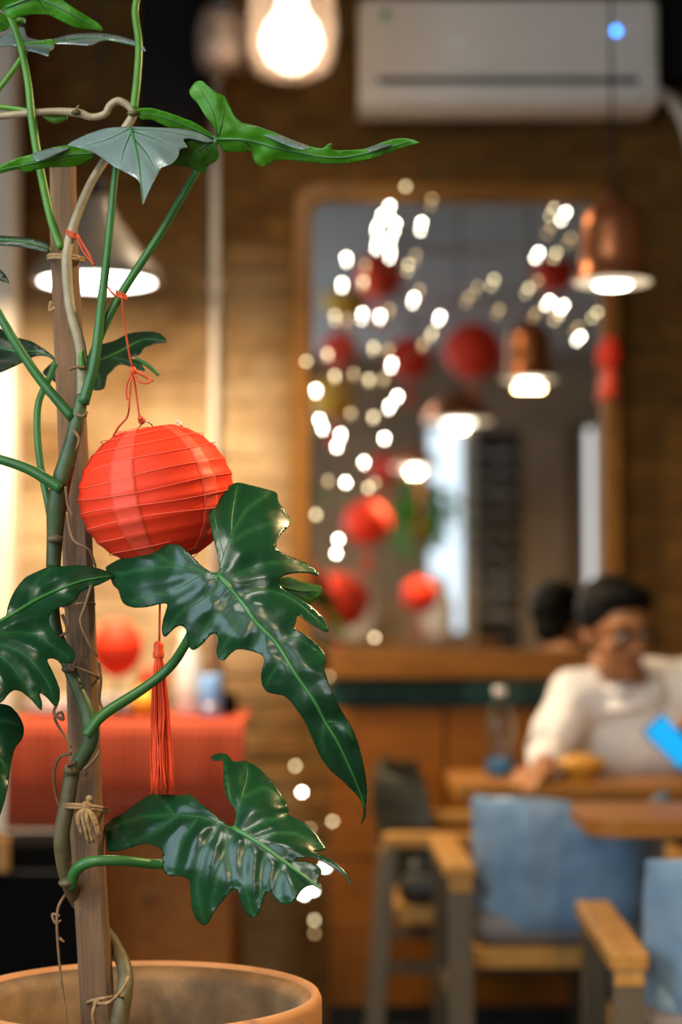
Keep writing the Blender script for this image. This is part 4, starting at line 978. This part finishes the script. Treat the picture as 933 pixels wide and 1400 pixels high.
# ---------------------------------------------------------------- leaves
def seg_d(p, a, b):
    ab = b - a; t = max(0, min(1, (p - a).dot(ab) / max(ab.length_squared, 1e-9))); return (p - a - ab * t).length
def poly_d(p, pl_): return min(seg_d(p, pl_[i], pl_[i + 1]) for i in range(len(pl_) - 1))
def inside(p, poly):
    c = False; n = len(poly); j = n - 1
    for i in range(n):
        a, b = poly[i], poly[j]
        if (a.y > p.y) != (b.y > p.y) and p.x < (b.x - a.x) * (p.y - a.y) / (b.y - a.y) + a.x: c = not c
        j = i
    return c
def leaf(outline, mid, veins, Y, nrm, mats, step=7, puff=.0045, curl=.005, droop=.012, rib=4, name='leaf', parent=None, vr=1.3, sub=1, wave=.002, psig=11, bend=0.0):
    nrm = Vector(nrm).normalized()
    ol = [Vector(p) for p in outline]
    dense = []
    n = len(ol)
    for i in range(n):                                  # resample, gently rounding between traced points
        p0, p1, p2, p3 = ol[i - 1], ol[i], ol[(i + 1) % n], ol[(i + 2) % n]
        k = max(1, int((p2 - p1).length / (step * .75)))
        for j in range(k):
            t = j / k; t2 = t * t; t3 = t2 * t
            c = 0.5 * ((2 * p1) + (p2 - p0) * t + (2 * p0 - 5 * p1 + 4 * p2 - p3) * t2 + (3 * p1 - p0 - 3 * p2 + p3) * t3)
            dense.append(c.lerp(p1.lerp(p2, t), .35))
    dmid = [Vector(p) for p in spline([(x, y, 0) for x, y in mid], 6)]; dmid = [Vector((p.x, p.y)) for p in dmid]
    dv = [[Vector((p.x, p.y)) for p in spline([(x, y, 0) for x, y in v], 5)] for v in veins]
    allv = [dmid] + dv
    loop = dense + [dense[0]]
    xs = [p.x for p in dense]; ys_ = [p.y for p in dense]
    pts = list(dense); rnd = random.Random(3)
    y = min(ys_); row = 0
    while y < max(ys_):
        x = min(xs) + (step / 2 if row % 2 else 0)
        while x < max(xs):
            p = Vector((x + rnd.uniform(-.6, .6), y + rnd.uniform(-.6, .6)))
            if inside(p, dense) and poly_d(p, loop) > step * .5: pts.append(p)
            x += step
        y += step * .87; row += 1
    nd = len(dense)
    r = delaunay_2d_cdt(pts, [(i, (i + 1) % nd) for i in range(nd)], [], 0, 1e-4)
    V, Fc = r[0], r[2]
    Fc = [f for f in Fc if inside((V[f[0]] + V[f[1]] + V[f[2]]) / 3, dense)]
    cen = sum(dense, Vector((0, 0))) / nd
    anchor = P(cen.x, cen.y, Y); C = Vector((0, 0, H))
    def lift(p):
        d_v = min(poly_d(p, v) for v in allv); d_m = poly_d(p, dmid); d_b = poly_d(p, loop)
        h = puff * (1 - math.exp(-(d_v / psig) ** 2)) - curl * math.exp(-(d_b / 9) ** 2) - droop * (d_m / 100) ** 2
        h += wave * noise.noise(Vector((p.x * .03, p.y * .03, Y * 10)))
        if p.y > cen.y: h -= bend * ((p.y - cen.y) / 100) ** 2
        return h, d_v
    def at(p, extra=0.0):
        h, d_v = lift(p)
        rd = ray(p.x, p.y); t = (anchor - C).dot(nrm) / rd.dot(nrm)
        return C + rd * (t - h - extra), d_v
    co = []; vv = []
    for p in V:
        q, d_v = at(p); co.append(q); vv.append(math.exp(-(d_v / 2.6) ** 2) * .6)
    me = bpy.data.meshes.new(name); me.from_pydata([tuple(q) for q in co], [], [list(f) for f in Fc])
    # front of the mesh faces the camera
    bm = bmesh.new(); bm.from_mesh(me); bmesh.ops.recalc_face_normals(bm, faces=bm.faces)
    bm.faces.ensure_lookup_table(); bm.normal_update()
    s_ = sum(f.normal.dot(f.calc_center_median() - C) * f.calc_area() for f in bm.faces)
    if s_ > 0: bmesh.ops.reverse_faces(bm, faces=bm.faces)
    bm.to_mesh(me); bm.free()
    at_ = me.attributes.new('vein', 'FLOAT', 'POINT'); at_.data.foreach_set('value', vv)
    me.polygons.foreach_set('use_smooth', [True] * len(me.polygons))
    me.materials.append(M[mats[0]]); me.materials.append(M[mats[1]])
    o = link(name, me, None, parent or pl)
    if parent is not None: o.matrix_parent_inverse = Matrix.Identity(4)
    if sub:
        sm = o.modifiers.new('sub', 'SUBSURF'); sm.levels = 0; sm.render_levels = sub
    sd = o.modifiers.new('thickness', 'SOLIDIFY'); sd.thickness = .0011; sd.offset = -1; sd.material_offset = 1
    if rib:
        q = [at(p, .0006)[0] for p in dmid if inside(p, dense)]
        if len(q) > 2:
            t = MB().tube(q, [px(rib), px(rib * .75), px(rib * .3)], 8, flat=1).build('midrib', M['midrib'], o, local=True)
    if vr:
        for v in dv:
            q = [at(p, -.0002)[0] for p in v if inside(p, dense)]
            if len(q) > 2: MB().tube(q, [px(vr), px(vr * .8), px(vr * .3)], 6).build('vein', M['vein'], o, local=True)
    return o
TOP = ('leaf_top', 'leaf_under')
L1 = [(298,783),(300,774),(296,753),(289,725),(285.6,704),(284,679),(291,672),(307,666.5),(324.5,659.5),(342,663),(360,667.6),(379,673.6),(381,686),(390,698),(398,711),(395,719.6),(384.7,730),(378,741),(379,750),(392,758.5),(409,765.6),(425,772.6),(437,783),(436,787),(420,782.5),(402,783),(388,787),(380,795.6),(385,803),(402,813),(423.6,827.5),(441,843),(451,861),(448,864.6),(434,857.5),(420,849),(407.6,840),(405,845),(406,852),(400.6,855),(405,861),(417.5,867.5),(430,877.5),(440,887.5),(445.5,896),(445.5,906),(442,909),(444,917),(449,932.5),(457.5,952.5),(467.5,972.5),(480,992.5),(489,1012.5),(495,1035),(500,1060),(502,1080),(501,1102),(500,1117),(493,1128),(497,1114),(495,1097),(485,1084),(470,1069),(452.5,1054),(440,1037.5),(432.5,1022.5),(425,1005),(417.5,987.5),(407.5,972.5),(397.5,959),(387.5,951),(375,949),(364,945.5),(358,935),(357,922.5),(359.5,911),(362,902.5),(358,895),(350,892),(338.7,889),(324.5,887.6),(314,894.7),(305,904),(298,900),(296,887.6),(299,873),(296,866),(287,868),(277,880.5),(264,890),(259,886),(256.6,873),(254,859),(248.5,855),(239.6,857.5),(231,866),(225,871.7),(221,863),(222.7,848.7),(227,834.5),(229,825),(218,825.7),(201,830),(183,831),(169,825.7),(164,815),(162,806),(155,801),(151,790),(144,776),(158,767),(179.5,756.7),(201,748),(218,745),(243,744),(252,749.6),(262.6,760),(273,771),(282,778),(291,783)]
mid1 = [(299,785),(330,822),(352,852),(379,880),(405,922),(430,958),(446,988),(466,1022),(490,1075),(500,1105)]
v1 = [[(299,786),(255,776),(200,778),(150,787)],[(299,783),(312,742),(335,700),(368,674)],[(316,734),(318,700),(325,664)],[(306,760),(296,720),(289,685)],[(313,742),(350,722),(394,712)],[(308,794),(345,778),(390,768),(432,782)],[(332,812),(365,808),(402,821),(446,858)],[(378,879),(405,872),(442,896)],[(304,797),(280,818),(245,840),(226,866)],[(318,812),(295,842),(264,884)],[(345,838),(322,858),(302,898)],[(388,898),(372,922),(361,938)],[(362,862),(352,875),(345,888)],[(255,777),(225,765),(205,752)],[(285,780),(240,806),(180,822)],[(445,986),(441,1008),(442,1032)],[(446,986),(466,990),(487,1012)]]
leaf(L1, mid1, v1, 1.985, (-.18, -.92, .27), TOP, step=5.5, puff=.0042, curl=.0015, droop=.030, bend=.016, rib=3.4, sub=1, psig=17, wave=.004, vr=.9)
L2 = [(159,787),(146.6,781),(127.6,775),(108.6,772.5),(87,774),(68,774.4),(51.6,781),(35,789),(24,801.6),(16,815),(10,831.5),(9,841),(-4,850),(-25,850),(-50,835),(-75,850),(-80,890),(-60,930),(-35,955),(-10,964),(4,959),(11,949.6),(20,943),(30,945.5),(41,955),(51.6,967),(57,972.7),(58,962),(54,947),(62.5,952),(69,959),(76,966.5),(81.5,959),(82,943),(76,926.5),(68,910),(64,901),(72,899),(84,905),(95,907.5),(102,902),(102.7,892.6),(95,881.7),(81.5,869.5),(70.6,858.6),(66.5,849),(69,839.6),(78.8,831.5),(92,826),(104.6,821),(108.6,811),(119.5,804),(136,799),(152,791)]
leaf(L2, [(-20,862),(20,838),(60,815),(110,795),(155,787)], [[(40,826),(48,802),(66,778)],[(75,809),(95,815),(103,818)],[(-20,868),(40,865),(75,885),(98,902)],[(-22,874),(30,892),(60,925),(77,960)],[(-24,880),(10,905),(35,935),(55,968)],[(-30,885),(-20,920),(-10,955)]], 2.03, (.15, -.80, .55), TOP, step=6, puff=.0060, curl=.004, droop=.012, rib=3.0, psig=18, wave=.004, vr=.9)
L2b = [(2,962),(14,965),(26,978),(33,994),(31,1010),(21,1022),(15,1045),(11,1075),(6,1098),(-2,1120),(-14,1130),(-40,1090),(-50,1020),(-36,975),(-14,962)]
leaf(L2b, [(-16,966),(-12,1020),(-10,1080),(-12,1125)], [[(-14,990),(5,985),(28,992)],[(-12,1030),(2,1040),(12,1060)]], 2.04, (.2, -.85, .45), ('leaf_top', 'leaf_under'), step=7, rib=3)
L3 = [(138,1136),(153,1120),(172.5,1109),(188,1097),(207,1086),(230,1086),(250,1087.5),(259,1085),(273,1097),(288,1109),(303.7,1122),(315,1130),(319,1130),(322,1118),(321,1107),(313,1095),(307.5,1082),(305.6,1062),(305.6,1043),(304,1039),(290,1039),(288,1033.5),(300,1029.6),(311,1031),(319,1041),(334.5,1040),(350,1047),(361.5,1056.7),(377,1074),(386.6,1087.5),(394,1101),(395.5,1109),(392,1111),(400,1116.5),(415.6,1124),(431,1137.7),(442.6,1153),(446.5,1161),(439,1162),(432,1163),(439,1168.6),(458,1178),(473.5,1192),(481,1207),(482,1212),(475,1201),(462,1190),(442.6,1178),(427,1171.5),(412,1173),(402,1176),(415,1177),(435,1183),(440,1190),(437,1201),(435,1205),(440.6,1217),(427,1209),(415.6,1213),(408,1222.6),(400,1234),(386.6,1237),(377,1230),(371,1219),(363.5,1220.7),(357.7,1236),(352,1251.5),(346,1255.4),(334.5,1247.7),(328.7,1232),(325,1217),(319,1215),(307.5,1228),(294,1244),(284,1263),(278.6,1266),(267,1255.4),(262,1240),(260.4,1220.7),(259,1203),(245.8,1197.5),(230,1197.5),(222.6,1190),(222,1174),(222.6,1163),(213,1157),(195.6,1153),(172.5,1161),(153,1164.7),(145.4,1161),(147,1147),(145,1139.6)]
v3 = [[(319,1133),(285,1120),(245,1114),(190,1118),(142,1136)],[(321,1130),(330,1092),(338,1062),(337,1044)],[(333,1090),(360,1078),(384,1090)],[(320,1120),(315,1090),(309,1060),(306,1036)],[(333,1137),(365,1122),(390,1116)],[(350,1148),(395,1138),(440,1158)],[(300,1126),(278,1165),(270,1215),(279,1260)],[(322,1136),(302,1180),(290,1235)],[(340,1145),(332,1190),(345,1250)],[(365,1160),(358,1195),(355,1230)],[(388,1178),(380,1205),(386,1232)],[(270,1120),(248,1150),(236,1190)],[(240,1115),(225,1098),(215,1088)],[(245,1114),(215,1135),(180,1152)],[(310,1130),(312,1170),(322,1210)]]
leaf(L3, [(319,1132),(350,1150),(385,1175),(415,1197),(440,1216)], v3, 2.045, (-.14, -.82, .50), TOP, step=5.5, puff=.0050, curl=.003, droop=.028, rib=3.4, psig=13, wave=.003, vr=.9)
# small leaf peeping out behind the big one
leaf([(376,796),(384,790),(395,788),(412,795),(430,799),(441,802),(438,815),(430,819),(425,826),(410,830),(385,815)], [(380,800),(410,808),(436,808)], [], 2.16, (-.1, -.9, .3), ('leaf_under', 'leaf_top'), step=7, rib=2)
# drooping leaf near the top with sheen in its colour: centre lobe seen from above, side lobes from below
LS = leaf([(91,199),(103,191),(123,182),(146,175),(176,173),(213,174),(249,176),(276,183),(292,193),(281,194),(262,189),(250,190),(257,201),(246,203),(243,215),(232,226),(221,229),(213,242.5),(206,256),(199,272),(195,280),(194,259),(189,246),(176,237.5),(156,227.6),(139.5,216),(129,209),(112,205)], [(178,174),(184,195),(190,225),(195,275)], [[(178,176),(150,190),(115,200)],[(180,180),(170,205),(165,228)],[(182,180),(215,192),(240,208)],[(180,177),(225,180),(280,190)],[(183,190),(200,210),(214,235)]], 2.03, (-.20, -.80, .47), ('leaf_sheen', 'leaf_under'), step=5.5, puff=.004, curl=.002, droop=.03, rib=2.2, psig=13)
leaf([(-4,229),(20,217.6),(43,211),(66,203),(91,199),(112,203),(129,210),(126,217.6),(103,227.6),(66,229),(43,234),(33,236),(27,231),(-4,238)], [(128,210),(90,212),(40,224),(0,232)], [[(100,211),(90,218),(83,224)],[(60,218),(40,222),(25,228)]], 2.045, (.1, -.8, -.45), ('leaf_bright', 'leaf_sheen'), step=6, rib=1.5, puff=.002, name='leaf_lobe', parent=LS, vr=.8, droop=.004)
leaf([(43,211),(66,203),(91,199),(96,202),(80,209),(62,217),(50,220)], [(92,201),(70,208),(48,218)], [], 2.03, (0, -.6, .8), ('leaf_sheen', 'leaf_bright'), step=6, rib=0, name='leaf_lobe', parent=LS, vr=0)
leaf([(243,190),(270,184),(292,193),(297,200),(299,216),(292,223),(284,226),(282,237.5),(272,234),(259,229),(239,226),(228,229),(236,215),(244,205)], [(290,192),(268,208),(240,224)], [[(280,200),(287,212),(284,226)],[(262,211),(262,220),(262,228)]], 2.06, (-.1, -.8, -.5), ('leaf_under', 'leaf_sheen'), step=6, rib=1.5, name='leaf_lobe', parent=LS, vr=.8)
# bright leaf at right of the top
LB = leaf([(258,125),(267,112),(276,110),(287,120),(297,128),(307,131),(314,145),(321,159),(335,170),(351.5,173),(374,181),(396,192),(418,199),(440.7,203),(449,196.5),(454.6,195),(453,205),(477,206),(500,203),(534,191),(557,189),(574,195),(556,200),(512,216),(477,223),(452,224),(421,221.6),(396,218.8),(379,218.8),(369.6,223),(360,228.5),(351.5,225.7),(346,217),(344.5,207.6),(332,207.6),(315,208.5),(304,205),(297,192),(296,181),(290,170),(279,156),(271,142),(261,132)], [(297,190),(340,192),(400,207),(470,215),(560,194)], [[(298,188),(292,155),(270,115)],[(300,186),(305,160),(308,134)],[(335,193),(350,210),(358,226)]], 2.06, (-.12, -.85, -.35), ('leaf_bright', 'leaf_sheen'), step=6, rib=2.2, puff=.004, wave=.006)
leaf([(186,150),(206,148),(232.5,155),(266,168),(289,183),(296,190),(270,184),(249,177),(229,174),(217,168),(206,163),(193,164)], [(294,189),(255,172),(215,158),(190,155)], [], 2.08, (0, -.8, -.5), ('leaf_bright', 'leaf_sheen'), step=6, rib=1.5, name='leaf_lobe', parent=LB, vr=0, droop=.004)
leaf([(330,168),(351,172),(374,180),(400,191),(424,200),(418,204),(396,199),(370,188),(345,178)], [(332,170),(375,184),(420,201)], [], 2.056, (0, -.5, .85), ('leaf_sheen', 'leaf_bright'), step=6, rib=0, name='leaf_lobe', parent=LB, vr=0)
leaf([(500,203),(534,191),(556,189.5),(548,194),(520,203),(506,207)], [(502,205),(552,191)], [], 2.05, (0, -.5, .85), ('leaf_sheen', 'leaf_bright'), step=6, rib=0, name='leaf_lobe', parent=LB, vr=0)
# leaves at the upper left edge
leaf([(-20,10),(-20,-35),(40,-40),(80,-4),(100,10),(120,23),(136,33),(141,43),(129.5,40.5),(106,39),(86,30),(66,20.6),(43,20),(20,25),(14,26),(0,12)], [(8,10),(50,-2),(95,18),(139,42)], [[(50,-2),(60,10),(70,20)]], 2.03, (0, -.85, -.3), ('leaf_bright', 'leaf_sheen'), step=6, rib=2, wave=.004)
leaf([(-15,15),(0,17),(8,22),(14,35),(10,41),(-15,45)], [(-12,30),(0,31),(12,36)], [], 2.04, (0, -.85, -.3), ('leaf_bright', 'leaf_sheen'), step=6, rib=1.5)
leaf([(-20,50),(0,50),(20,38),(33,36.5),(36.5,50),(56,55),(73,53),(100,46.5),(133,45),(159,48),(183,55),(196,61.5),(200,71),(193,66),(181,60),(159,55),(139.5,55),(123,61.5),(100,60),(73,60),(75,66),(66,69),(68,77),(50,71),(36.5,68),(20,61.5),(-20,64)], [(34,60),(75,57),(130,52),(192,64)], [], 2.10, (0, -.55, .8), ('leaf_sheen', 'leaf_bright'), step=6, rib=1.8, droop=.01)
leaf([(30,58),(52,56),(73,53),(76,60),(72,68),(58,66),(40,68)], [(34,62),(70,58)], [], 2.09, (0, -.8, -.4), ('leaf_bright', 'leaf_sheen'), step=6, rib=0)
# darker leaves behind
leaf([(-25,440),(0,448.6),(21,461),(42,466),(60,477),(74,487.5),(77,495),(66,487),(49.5,486),(32,494.5),(18,501.6),(7,507),(-8,510),(-30,490)], [(-20,470),(20,480),(50,481),(72,488)], [], 2.15, (0, -.8, .4), ('leaf_dark', 'leaf_under'), step=7, rib=2)
leaf([(57,510),(66,500),(78,490),(90,500),(90,530),(78,525),(68,517)], [(78,495),(78,520)], [], 2.17, (0, -.9, .2), ('leaf_dark', 'leaf_under'), step=7, rib=0)
leaf([(110,500),(134,473),(156,466),(177,455.6),(201.6,453),(219,455.6),(229,467),(212,469),(201.6,473),(191,484),(177,488.5),(190,494),(199,507),(184,503),(170,498),(161,498),(155.6,505),(147,512),(143,530),(132.6,533),(120,530)], [(118,500),(155,485),(195,465),(226,466)], [[(125,500),(135,515),(136,530)],[(150,488),(175,494),(195,503)]], 2.17, (-.1, -.6, .7), ('leaf_dark', 'leaf_under'), step=6, rib=2, puff=.004)
leaf([(-20,320),(0,322),(28,324),(53,328),(69,335),(67,345),(49.5,342),(28,337),(0,335),(-20,334)], [(-15,328),(30,330),(66,340)], [], 2.12, (0, -.85, .3), ('leaf_dark', 'leaf_under'), step=6, rib=1.5)
leaf([(-15,362),(0,368),(8,376),(13,387),(0,383),(-15,380)], [(-10,370),(10,384)], [], 2.12, (0, -.85, .3), ('leaf_dark', 'leaf_under'), step=6, rib=0)

# leaves that carry on past the left edge of the picture
for dx, dy, Yk in ((-25, 385, 2.07), (-40, 615, 2.07)):
    ol_ = [(0, 0), (-8, -22), (-30, -40), (-48, -30), (-60, -48), (-85, -40), (-98, -15), (-120, -8), (-150, 22), (-118, 24), (-100, 40), (-84, 34), (-66, 52), (-48, 36), (-26, 34), (-8, 16)]
    leaf([(dx + x * 1.1, dy + y * 1.1) for x, y in ol_], [(dx + x, dy + y) for x, y in ((0, 0), (-40, 0), (-90, 5), (-150, 22))], [[(dx + x, dy + y) for x, y in v_] for v_ in (((-20, 0), (-35, -20), (-58, -42)), ((-30, 0), (-45, 20), (-66, 46)), ((-60, 2), (-78, -18), (-92, -20)))], Yk, (.2, -.7, .6), TOP, step=8, rib=3, psig=14)
# ================================================================== THE RED LANTERN IN FRONT
Yl = 2.105
lc = P(214, 676, Yl); ls = F / Yl
ml = lantern('paper_lantern', lc, 108 / ls, 97 / ls, 'large red paper lantern with tassel hanging from the plant', None, ribs=11, tilt=(math.radians(3), math.radians(-11)), tassel=False, hang=False, fine=True)
def lp(x, y, d=0): return P(x, y, Yl + d * .01)
# wire frame ends and strings
MB().tube(spline([lp(186, 590, -1), lp(196, 578, -2), lp(206, 579, -2), lp(211, 588, -1)], 5), .0007, 6).build('wire_hook', M['wire'], ml)
MB().tube(spline([lp(156, 600, -1), lp(162, 596, -1), lp(168, 602, -1)], 4), .0008, 6).build('wire_hook', M['wire'], ml)
MB().tube(spline([lp(238, 585, -1), lp(243, 575, -1), lp(249, 583, -1)], 4), .0008, 6).build('wire_hook', M['wire'], ml)
MB().tube([lp(160, 600, 0), lp(200, 640, 0), lp(247, 582, 0)], .0009, 6).build('wire_spreader', M['wire'], ml)
sr = .0011
for pts in ([(166, 404, -6), (170, 440, -5), (176, 480, -4), (182, 507, -3)], [(147, 392, -6.5), (155, 402, -6.4), (165, 408, -6)],
            [(182, 507, -3), (187, 540, -2), (191, 570, -2), (195, 575, -2)], [(182, 507, -3), (178, 530, -3), (177, 552, -3), (174, 570, -2), (163, 583, -2), (155, 596, -1)],
            [(182, 507, -3), (174, 524, -3), (173, 542, -3), (177, 545, -3), (180, 520, -3), (182, 508, -3)],
            [(182, 507, -3), (188, 520, -3.4), (200, 524, -3.5), (206, 520, -3.4), (196, 512, -3.2), (183, 507, -3)], [(183, 507, -3), (196, 514, -3), (210, 521, -3)]):
    MB().tube(spline([lp(*p) for p in pts], 6), sr, 6).build('hanging_string', M['string_red'], ml)
kn = MB().ball(lp(182, 507, -3), (.004, .004, .005), 10, 8); MB().ball(lp(194, 575, -2), (.004, .004, .004), 10, 8).ball(lp(192, 572, -2.3), .003, 8, 6).build('knot', M['string_red'], ml); kn.build('knot', M['string_red'], ml)
ring = MB()
for t in range(3):
    ring.tube([P(166 + 7 * math.cos(a), 404 + 3.5 * math.cos(a) + t * 2.6 - 3, Y0 - .01 + .006 * math.sin(a)) for a in [2 * math.pi * k / 16 for k in range(17)]], .0011, 6, cap=False)
ring.build('string_wrap', M['string_red'], ml)
# second orange string on the pale vine
o2 = empty('orange_string', P(127, 365, Y0), 'short orange string tied round the pale vine above the lantern', 'string')
m2 = MB()
for t in range(3): m2.tube([P(100 + 9 * math.cos(a), 319 + 4 * math.cos(a) + t * 2.5, Y0 - .018 + .01 * math.sin(a)) for a in [2 * math.pi * k / 16 for k in range(17)]], .0011, 6, cap=False)
m2.build('loop', M['string_red'], o2)
MB().tube(path([(106, 320, -3), (116, 338, -3), (124, 352, -3), (128, 364, -3)], n=5), .0013, 6).tube(path([(105, 322, -3), (112, 340, -3), (120, 352, -3), (130, 362, -3)], n=5), .0011, 6).build('loose_end', M['string_red'], o2)
# tassel
MB().tube(spline([lp(222, 768, 0), lp(219, 820, 0), lp(218, 878, 0)], 5), .0013, 6).build('tassel_cord', M['string_red'], ml)
tc_ = lp(217, 884, 0)
MB().lathe([(0, .006), (.004, .005), (.0052, .001), (.005, -.004), (.0062, -.007), (.006, -.011), (.0055, -.012)], tc_, 16).build('tassel_head', M['tassel'], ml)
rnd = random.Random(5); st_ = MB()
for k in range(90):
    a = rnd.uniform(0, 2 * math.pi); rr = math.sqrt(rnd.random())
    L = rnd.uniform(188, 197); ex = rr * math.cos(a) * 16; ey = rr * math.sin(a) * 1.1; sw = rnd.uniform(-2.5, 2.5)
    pts = [lp(217 + ex * .22, 890, ey * .3), lp(217.5 + ex * .55 + sw * .3, 925, ey * .7), lp(219 + ex * .8 + sw, 975, ey * .9), lp(220 + ex * .9 - sw, 1030, ey), lp(222 + ex * 1.02 + sw * .5, 890 + L, ey)]
    st_.tube(spline(pts, 3), .00085, 4)
st_.build('tassel_strands', M['tassel'], ml, kind='stuff')

# ================================================================== WHAT THE MIRROR SEES: the room behind the camera
def V(px_, py_, v):                                        # point whose mirror image appears at that pixel, v metres along the view
    p = P(px_, py_, v); return Vector((p.x, 2 * (W - .048) - v, p.z))
for i, (a, b2, v, r, lab) in enumerate(((648, 480, 12.6, .19, 'red lantern under the ceiling behind the viewer, biggest'), (560, 490, 13.2, .15, 'red lantern behind the viewer beside the biggest one'), (520, 378, 10.8, .13, 'red lantern close to the ceiling behind the viewer'),
        (465, 478, 13.0, .12, 'red lantern behind the viewer near the rear window'), (502, 715, 13.5, .16, 'red lantern behind the viewer low beside the green plant'), (466, 822, 12.0, .18, 'lowest red lantern behind the viewer'),
        (575, 815, 13.8, .13, 'red lantern behind the viewer low before the white column'), (528, 640, 14.5, .12, 'slim red lantern behind the viewer by the rear window'), (758, 372, 11.2, .12, 'red lantern behind the viewer at the right'))):
    lantern('paper_lantern', V(a, b2, v), r, r * .95, lab, 'red lanterns behind the viewer', tassel=True)
M['paper_gold'] = mat('gold_paper', (.80, .45, .04), .5, noise_amt=.4, noise_scale=8, col2=(.65, .33, .02), translucent=.3)
for a, b2, v, r, lab in ((472, 405, 12.4, .15, 'upper golden lantern behind the viewer'), (456, 545, 12.8, .15, 'lower golden lantern behind the viewer')):
    gl_ = lantern('paper_lantern', V(a, b2, v), r, r * .95, lab, 'golden lanterns behind the viewer', tassel=True)
    for ch in gl_.children:
        if ch.name.startswith('paper_shell'): ch.data.materials[0] = M['paper_gold']
def simple_pendant(c, lr, label, core='lamp_core', pw=8):
    r = empty('dome_pendant', c, label, 'lamp', 'dome pendants behind the viewer')
    MB().lathe([(lr, 0), (lr * .95, lr * .2), (lr * .7, lr * .55), (lr * .3, lr * .8), (.03, lr * .9), (0, lr * .9), (0, lr * .85), (lr * .28, lr * .75), (lr * .65, lr * .5), (lr * .9, lr * .2), (lr * .97, 0)], c, 32).build('shade', M['copper'], r)
    MB().lathe([(0, .004), (lr * .95, .004), (lr * .94, -.004), (0, -.006)], c, 32).build('diffuser', M['lamp_disc2'], r)
    MB().lathe([(0, -.006), (lr * .45, -.006), (lr * .4, -.010), (0, -.012)], c, 24).build('bulb', M[core], r)
    cord_up(r, (c.x, c.y, c.z + lr * .88))
    area('dome_pendant_glow', (c.x, c.y, c.z - .03), (c.x, c.y + .01, 0), .06, .06, pw * 3.2, WARM)
simple_pendant(V(627, 576, 9.0), .16, 'dome pendant lamp behind the viewer on the right', pw=7)
simple_pendant(V(568, 640, 13.6), .17, 'dome pendant lamp far behind the viewer by the green plant', pw=10)
simple_pendant(Vector((-.9, -.8, 2.35)), .17, 'unseen dome lamp added for warm fill behind the viewer on the left', pw=14)  # added warm fill, out of view and outside the mirror image
for (x_, y_, pw_), lab in zip(FILL_PANELS, ('unseen fill panel added on the ceiling just above the viewer', 'unseen fill panel added on the ceiling further behind the viewer')):
    cp = empty('fill_panel', (x_, y_, 3.05), lab, 'lamp', 'added ceiling fill panels')
    MB().box((x_, y_, 3.078), (1.24, .64, .044)).build('housing', M['white_plastic'], cp, False, .004)
    MB().box((x_, y_, 3.053), (1.16, .56, .004)).build('diffuser', M['porcelain'], cp, False)
# white column, chalkboard, leafy plant, white jars on a console along the rear wall
struct('trim_4', MB().box((1.035, YB + .03, ZC / 2 - .25), (.06, .06, ZC - .5)), 'cream', .01)
cb = empty('chalkboard', (1.19, YB + .06, 1.0), 'dark chalkboard with white chalk scribbles on the rear wall', 'board')
MB().box((1.24, YB + .03, 1.65), (.34, .03, 1.75)).build('board', M['chalkboard'], cb, False, .004)
rnd = random.Random(11)
for r_ in range(9):
    z = 2.35 - r_ * .16; q = []
    for k in range(22): q.append((1.10 + .28 * k / 21, YB + .048, z + rnd.uniform(-.035, .035)))
    MB().tube(q, .010, 5).build('chalk_line', M['chalk'], cb, False)
struct('trim_5', MB().box((1.62, YB + .05, 1.3), (.36, .10, 2.6)), 'plaster', .01)
cs = empty('console', (.4, -4.0, 0), 'wooden console behind the viewer against the rear wall', 'table')
MB().box((.4, -4.1, .86), (1.6, .4, .04)).build('top', M['wood_table'], cs, False, .004)
for dx in (-.75, .75):
    for dy in (-.15, .15): MB().box((.4 + dx, -4.1 + dy, .42), (.05, .05, .84)).build('leg', M['leg_dark'], cs, False)
for x, h_, lab in ((.12, .42, 'shorter white jar on the rear console'), (.74, .46, 'taller white jar on the rear console')):
    j = empty('white_jar', (x, -4.1, .88), lab, 'jar')
    MB().lathe([(.09, 0), (.13, .05), (.14, h_ * .6), (.08, h_ * .9), (.09, h_)], (x, -4.1, .88), 24).build('jar_body', M['porcelain'], j)
    MB().lathe([(.085, h_), (.06, h_ + .03), (0, h_ + .05)], (x, -4.1, .88), 20).build('lid', M['porcelain'], j)
hpn = empty('hanging_plant', (.60, -3.6, 1.75), 'leafy green plant hanging behind the viewer', 'plant')
MB().lathe([(.0, -.12), (.09, -.12), (.13, .04), (.12, .04), (0, .02)], (.60, -3.6, 1.75), 24).build('basket', M['wood_brown'], hpn)
MB().tube([(.60, -3.6, 1.78), (.60, -3.6, ZC)], .004, 6).build('cord', M['cord'], hpn)
fl = MB(); rnd = random.Random(4)
for k in range(160):
    d = Vector((rnd.gauss(0, 1), rnd.gauss(0, 1), rnd.gauss(0, .9))).normalized() * rnd.uniform(.1, .34)
    p = Vector((.60, -3.6, 1.80)) + d; u = Vector((rnd.gauss(0, 1), rnd.gauss(0, 1), rnd.gauss(0, 1))).normalized(); w_ = u.orthogonal().normalized(); L = rnd.uniform(.05, .09); b0 = len(fl.v)
    n_ = u.cross(w_) * .012
    fl.v += [p - u * L, p + w_ * L * .45 + n_, p + u * L, p - w_ * L * .45 + n_]; fl.f += [[b0, b0 + 1, b0 + 2], [b0, b0 + 2, b0 + 3]]
fl.build('foliage', M['foliage'], hpn, kind='stuff')
for o in SC.objects:
    if '_w' in o: del o['_w']
